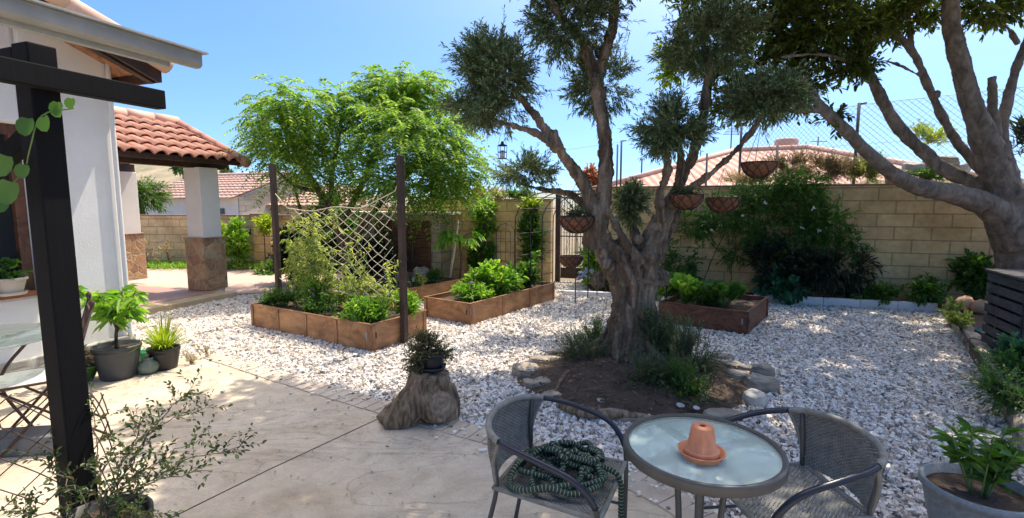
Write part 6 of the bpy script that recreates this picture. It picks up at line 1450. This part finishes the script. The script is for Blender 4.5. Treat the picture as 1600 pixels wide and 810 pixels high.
# ------------------------------------------------------------------ fence and planting above the right wall
fpz = lambda px, top_py, Y: at(px, top_py, Y)
fpts = [np.array([11.5, 4.2, 0]), np.array([8.6, 8.4, 0]), np.array([6.75, 10.1, 0]), np.array([5.55, 12.5, 0]), np.array([3.4, 16.0, 0]), np.array([1.0, 20.0, 0])]
fence = thing('wire_fence', 'tall diamond mesh wire fence on thin posts above right wall', 'fence', fpts[2])
zt, zb = 3.5, 1.95
for p in fpts[:-1]: obj('post', MB().tube([p + ZD * 1.5, p + ZD * (zt + .04)], .03, 8).tube([p + ZD * (zt + .02), p + ZD * (zt + .02) + [.14, 0, .02]], .02, 6), M['metal'], fence)
for (a, b) in zip(fpts[:3], fpts[1:4]):
    g = MB(); Lf = np.linalg.norm(b - a); d = (b - a) / Lf; Hf = zt - zb; st = .11; k = int((Lf + Hf) / st)
    for i in range(k):
        for sg in (1, -1):
            x0 = i * st - (Hf if sg > 0 else 0); x1 = x0 + sg * Hf; 
            if sg < 0: x0, x1 = x0, x0 - Hf
            z0_, z1_ = zb, zt
            if x0 < 0: z0_ += (0 - x0) if sg > 0 else 0; x0 = 0 if sg > 0 else x0
            if x1 > Lf: z1_ -= (x1 - Lf); x1 = Lf
            if sg < 0 and x1 < 0: z1_ -= -x1; x1 = 0
            if sg < 0 and x0 > Lf: z0_ += x0 - Lf; x0 = Lf
            if z1_ - z0_ > .03: g.tube([a + d * x0 + ZD * z0_, a + d * x1 + ZD * z1_], .0036, 3, cap=False)
    g.tube([a + ZD * zt, b + ZD * zt], .004, 4); g.tube([a + ZD * (zt - .75), b + ZD * (zt - .75)], .003, 4)
    obj('mesh_panel', g, M['wire'], fence)
g = MB(); g.tube([fpts[3] + ZD * zt, fpts[4] + ZD * zt], .005, 4); g.tube([fpts[4] + ZD * zt, fpts[5] + ZD * (zt)], .005, 4); obj('top_wire', g, M['wire'], fence)
GT = 'planting on top of the right wall'
def tshrub(name, label, px, py, rx, ry, n, L, Wd, mat, off=-.5, dep=.35, kind='lance', up=.5, tl=.2, nl=9, cat='shrub'):
    c_ = wallp(px, py, off); sc = c_[1] / FPX
    return plantobj(name, label, cat, c_ * [1, 1, 0] + ZD * 1.8, lambda lf, tw: blob(lf, tw, c_, (rx * sc, dep, ry * sc), n, nl, L, Wd, kind, tl, lumps=12, upb=up, lump_r=.45, tr=.003, shell=.8), mat, 'twig', GT)
tshrub('dry_shrub', 'dry brown twiggy growth over wall top, near the rightmost basket', 1238, 264, 44, 24, 480, .05, .014, 'l_dry')
tshrub('dry_shrub', 'dry straw-coloured shrub along the wall top centre', 1300, 264, 44, 24, 520, .05, .014, 'l_dry')
tshrub('dry_shrub', 'half green dry shrub on the wall top left of big limb', 1352, 266, 30, 22, 330, .05, .016, 'l_tom')
tshrub('dry_shrub', 'low dry growth on wall top behind olive limbs', 1172, 280, 42, 14, 240, .05, .014, 'l_dry')
tshrub('yellow_shrub', 'spiky yellow-green shrub by the wire fence', 1450, 212, 26, 20, 120, .09, .02, 'l_yel', -2.2, .4, up=.9)
tshrub('green_clump', 'green clump on the wall top between big limbs', 1455, 272, 22, 10, 90, .07, .03, 'l_mid', -.6)
tshrub('spiky_agave', 'dark spiky plant on the wall top at the right edge', 1592, 225, 20, 26, 60, .30, .03, 'l_blackish', -.8, .3, up=.8, nl=4)
for (x, y, w, h, m_, lab) in ((1400, 276, .35, .18, 'schist', 'rubble stone on wall top left of fork'), (1430, 262, .4, .2, 'quartz', 'pale rubble stone on wall top'), (1470, 252, .5, .2, 'schist', 'large brown rubble heap stone on wall top'), (1500, 262, .3, .15, 'quartz', 'small pale rubble stone at fork')):
    c_ = wallp(x, y, -.9); c_[2] -= h * .6; rock('rubble_stone', lab, c_, 0, w, w * .7, h, m_, 'rubble stones on the upper ground')

# ------------------------------------------------------------------ neighbours and far background
def gable_house(name, label, c, ux, L, Wd, ze, pitch, wallm, z0=-2, per=.28):
    ux = nrm(np.array(ux, float)); uy = np.array([-ux[1], ux[0], 0]); t = thing(name, label, 'house', (c[0], c[1], z0)); c = np.array([c[0], c[1], 0.]); hr = Wd / 2 * math.tan(pitch)
    g = MB(); V = []
    for x in (-L / 2, L / 2):
        for y, z in ((-Wd / 2, z0), (Wd / 2, z0), (Wd / 2, ze), (0, ze + hr), (-Wd / 2, ze)): V.append(c + ux * x + uy * y + ZD * z)
    g.add(V, [[0, 5, 9, 4], [1, 2, 7, 6], [4, 9, 8, 3], [2, 3, 8, 7]]); g.f.setdefault(5, []).append(np.array([[0, 4, 3, 2, 1], [5, 6, 7, 8, 9]])); obj('wall', g, wallm, t, smooth=False)
    rg = c + ZD * (ze + hr + .06) ; g = MB()
    for sg in (1, -1):
        dn_ = uy * sg * math.cos(pitch) - ZD * math.sin(pitch); tile_roof(g, rg - ux * (L / 2 + .3), ux, dn_, L + .6, Wd / 2 / math.cos(pitch) + .5, per=per, course=.45, amp=.07, nx=6)
    rf_ = obj('roof', g, M['tilep'], t); obj('ridge', MB().tube([rg - ux * (L / 2 + .3) + ZD * .05, rg + ux * (L / 2 + .3) + ZD * .05], .12, 8), M['tilep'], rf_)
    return t, c, ux, uy
stonew = blockwall_mat('pale_stone', (.60, .52, .42), (.5, .43, .34), (.42, .37, .3), .5, .25)
e0, e1 = at(225, 309, 24.5), at(366, 307, 22.5); ux = e1 - e0; ux[2] = 0; uxn = nrm(ux); uyn = np.array([-uxn[1], uxn[0], 0])
t, hc_, hux, huy = gable_house('white_cottage', 'long low white house with pink tiled roof beyond left wall', (e0 + e1)[:2] / 2 + uyn[:2] * 3.1, ux, np.linalg.norm(ux) + .4, 6.2, 1.88, R(19), M['plaster'])
g = MB(); px_c = hc_ + hux * (np.linalg.norm(ux) / 2 + .26); g.add([px_c - huy * 3.1 + ZD * -2, px_c + huy * 3.1 + ZD * -2, px_c + huy * 3.1 + ZD * 1.85, px_c + ZD * 2.85, px_c - huy * 3.1 + ZD * 1.85], [[0, 1, 2, 3]]); g = MB(); g.v = [np.array([px_c - huy * 3.1 + ZD * -2, px_c + huy * 3.1 + ZD * -2, px_c + huy * 3.1 + ZD * 1.85, px_c + ZD * 2.85, px_c - huy * 3.1 + ZD * 1.85])]; g.n = 5; g.f = {5: [np.array([[0, 1, 2, 3, 4]])]}
obj('gable_facing', g, stonew, t, smooth=False)
for k, (x, z) in enumerate(((-.5, 1.25),)):
    obj('window', MB().box(hc_ - huy * 3.13 + hux * 2.1 + ZD * 1.2, (.35, .05, .35), [hux, huy, ZD]), M['slab'], t, smooth=False)
gable_house('stone_annexe', 'pale stone building with tiled roof right of the long white house', at(475, 330, 27)[:2], (1, .25, 0), 5.5, 5, 1.55, R(18), stonew)
gable_house('grey_cottage', 'small distant flat-looking house roof above the white house', at(400, 300, 48)[:2], (1, .1, 0), 6, 7, 3.4, R(9), M['slab'])
def hip_house(name, label, ridge_a, ridge_b, ze, run, zr):
    a, b = np.array(ridge_a, float), np.array(ridge_b, float); ux = nrm((b - a) * [1, 1, 0]); uy = np.array([-ux[1], ux[0], 0]); t = thing(name, label, 'house', ((a + b) / 2) * [1, 1, 0] - ZD * 1)
    A0 = a * [1, 1, 0]; B0 = b * [1, 1, 0]; cs = [A0 - ux * run - uy * run, B0 + ux * run - uy * run, B0 + ux * run + uy * run, A0 - ux * run + uy * run]
    g = MB(); s_ = .92; cen = (A0 + B0) / 2; g.prism([tuple((cen + (c_ - cen) * s_)[:2]) for c_ in cs], -1, ze - .05); obj('wall', g, M['plaster'], t, smooth=False)
    g = MB(); ar, br_ = A0 + ZD * zr, B0 + ZD * zr; C4 = [c_ + ZD * ze for c_ in cs]
    g.add([*C4, ar, br_], [[0, 1, 5, 4], [2, 3, 4, 5]]); g.f.setdefault(3, []).append(np.array([[1, 2, 5], [3, 0, 4]])); g.f.setdefault(4, []).append(np.array([[3, 2, 1, 0]]))
    m, nt, bb = newmat(name + '_tiles'); v = coords(nt); w = nt.nodes.new('ShaderNodeTexWave'); w.inputs['Scale'].default_value = 1.15; w.wave_type = 'BANDS'; w.bands_direction = 'X'; nt.links.new(v.outputs[0], w.inputs['Vector'])
    r = ramp(nt, [(0, (.48, .24, .17)), (1, (.70, .44, .34))]); nt.links.new(w.outputs[0], r.inputs[0]); nz = noisetex(nt, v, 3, 5); r2 = ramp(nt, [(.3, (.75, .75, .75)), (.7, (1.1, 1.1, 1.1))]); nt.links.new(nz.outputs[0], r2.inputs[0])
    nt.links.new(mixc(nt, 1, r.outputs[0], r2.outputs[0], 'MULTIPLY'), bb.inputs['Base Color']); bb.inputs['Roughness'].default_value = .9; bump(nt, bb, w.outputs[0], .6, .05)
    rf_ = obj('roof', g, m, t, smooth=False); g = MB()
    for p, q_ in ((ar, br_), (ar, C4[0]), (br_, C4[1]), (br_, C4[2]), (ar, C4[3])): g.tube([p + ZD * .04, q_ + ZD * .04], .1, 8)
    obj('ridge_tile', g, M['tilep'], rf_); return t
hip_house('pink_roof_house', 'neighbouring house with wide pink hipped roof behind right fence', at(1150, 238, 20), at(1262, 246, 19.0), 2.0, 4.6, 3.62)
w_ = at(1250, 242, 19.0); t = thing('roof_tank', 'round tan water tank showing above the pink roof', 'tank', w_ * [1, 1, 0] + [0, 1.0, 3.55]); obj('body', MB().lathe([(0, 0), (.42, 0), (.42, .48), (.36, .54), (0, .56)], 24), plain('tan_tank', (.6, .4, .3)), t, W=False)
g = MB(); a_ = at(1142, 230, 21); g.tube([a_ - ZD * 1.4, a_ + ZD * .9], .025, 6); 
for k in range(5): g.tube([a_ + ZD * (.5 + .06 * k) + [-.35 + .05 * k, 0, 0], a_ + ZD * (.5 + .06 * k) + [.35 - .05 * k, 0, 0]], .012, 5)
tag(obj('aerial', g, M['metal']), 'thin television aerial above left part of the pink roof', 'aerial')
g = MB(); a_ = at(1278, 225, 22); g.tube([a_ - ZD * 1.0, a_ + ZD * .3], .025, 6).tube([a_ + ZD * .1 - [.3, 0, 0], a_ + ZD * .1 + [.4, 0, 0]], .015, 5); tag(obj('aerial', g, M['metal']), 'short aerial beside the round roof tank', 'aerial')
GPo = 'thin poles beyond the far walls'
for x, yt, Y, lab in ((965, 226, 17, 'thin pole left of the pink roof, near the tall olive limb'), (1003, 248, 19, 'short pole at the left end of pink roof'), (1105, 240, 15, 'thin pole behind the right olive limbs'), (1215, 228, 13, 'thin pole right of the highest basket'), (764, 292, 22, 'short post above the wall left of the olive tree')):
    a_ = at(x, yt, Y); tag(obj('pole', MB().tube([a_ * [1, 1, 0], a_], .03, 6), M['metal']), lab, 'pole', GPo)
# far trees beyond walls
def fartree(label, px, py, rx, ry, Y, n, mat, L=.25, Wd=.12, kind='oval', group='trees and bushes beyond the walls', up=.1, nl=9, name='distant_tree'):
    c_ = at(px, py, Y); sc = Y / FPX; t = thing(name, label, 'tree', c_ * [1, 1, 0] - ZD * 1, 0, group)
    lf, tw = MB(), MB(); blob(lf, tw, c_, (rx * sc, rx * sc, ry * sc), n, nl, L, Wd, kind, L * 2.2, lumps=16, upb=up, lump_r=.42, tr=.01, shell=.8)
    cr = obj('crown', lf, M[mat], t); obj('twigs', tw, M['twig'], cr); g = MB(); g.tube(spline([c_ * [1, 1, 0] - ZD * 1, c_ * [1, 1, .6], c_], 3), np.linspace(.14, .05, 7) * rx * sc * .5 + .02, 8); obj('trunk', g, M['thinb'], t); return t
fartree('soft green weeping pepper tree seen through the portico', 222, 312, 36, 38, 15.5, 330, 'l_mid', .16, .03, 'lance', up=-.5, name='pepper_tree')
fartree('tall rust-coloured tree in the distance above the centre wall', 749, 300, 8, 14, 40, 120, 'l_rust')
fartree('low brown distant bush right of the rust-coloured tree', 775, 305, 18, 7, 38, 120, 'l_dry')
fartree('distant dark bush above the wall left of the olive trunk', 812, 303, 22, 6, 36, 140, 'l_mid')
fartree('distant orange bush between two olive limbs', 925, 280, 14, 14, 30, 160, 'l_rust')
fartree('distant low grey-green bush behind feathery tree', 480, 296, 16, 7, 50, 90, 'l_herb')
fartree('dark round far tree on the hill behind pillar', 285, 262, 14, 7, 60, 120, 'l_deep', .4, .2)
fartree('dark far trees left on the hill crest', 355, 272, 10, 5, 70, 80, 'l_deep', .4, .2)
# hills
def hill(name, pts, Y0, Y1, mat, seed):
    g = MB(); nx = len(pts) * 8; prof = spline([[x, z, 0] for x, z in pts], 8); n = len(prof); rows = 12; V = []
    for j in range(rows):
        s_ = j / (rows - 1); hgt = math.sin(s_ * math.pi * .5)
        for i in range(n): V.append([prof[i][0] * (Y0 + (Y1 - Y0) * s_) / Y1, Y0 + (Y1 - Y0) * s_, -1 + (prof[i][1] + 1) * hgt + .8 * noise.noise(Vector((prof[i][0] * .15, s_ * 5, seed)))])
    idx = np.arange(rows * n).reshape(rows, n); g.add(V, np.stack([idx[:-1, :-1], idx[:-1, 1:], idx[1:, 1:], idx[1:, :-1]], -1).reshape(-1, 4)); return struct(name, g, mat)
hm_ = plain('dry_hillside', (.42, .32, .20), (.16, .16, .09), .25, .95, 1, .8, .3)
def hz(px, py, Y): w = at(px, py, Y); return (w[0], w[2])
hill('hill', [hz(-200, 285, 90), hz(100, 262, 90), hz(210, 255, 90), hz(300, 258, 90), hz(350, 272, 90), hz(420, 288, 90), hz(520, 300, 90), hz(640, 312, 90)], 45, 90, hm_, 2)
hill('distant_hills', [hz(-400, 296, 600), hz(300, 300, 600), hz(600, 303, 600), hz(760, 304, 600), hz(900, 300, 600), hz(1100, 302, 600), hz(1400, 295, 600), hz(2000, 298, 600)], 300, 600, plain('far_hills', (.30, .30, .24), (.2, .22, .16), .02, .95, 0, 0), 6)
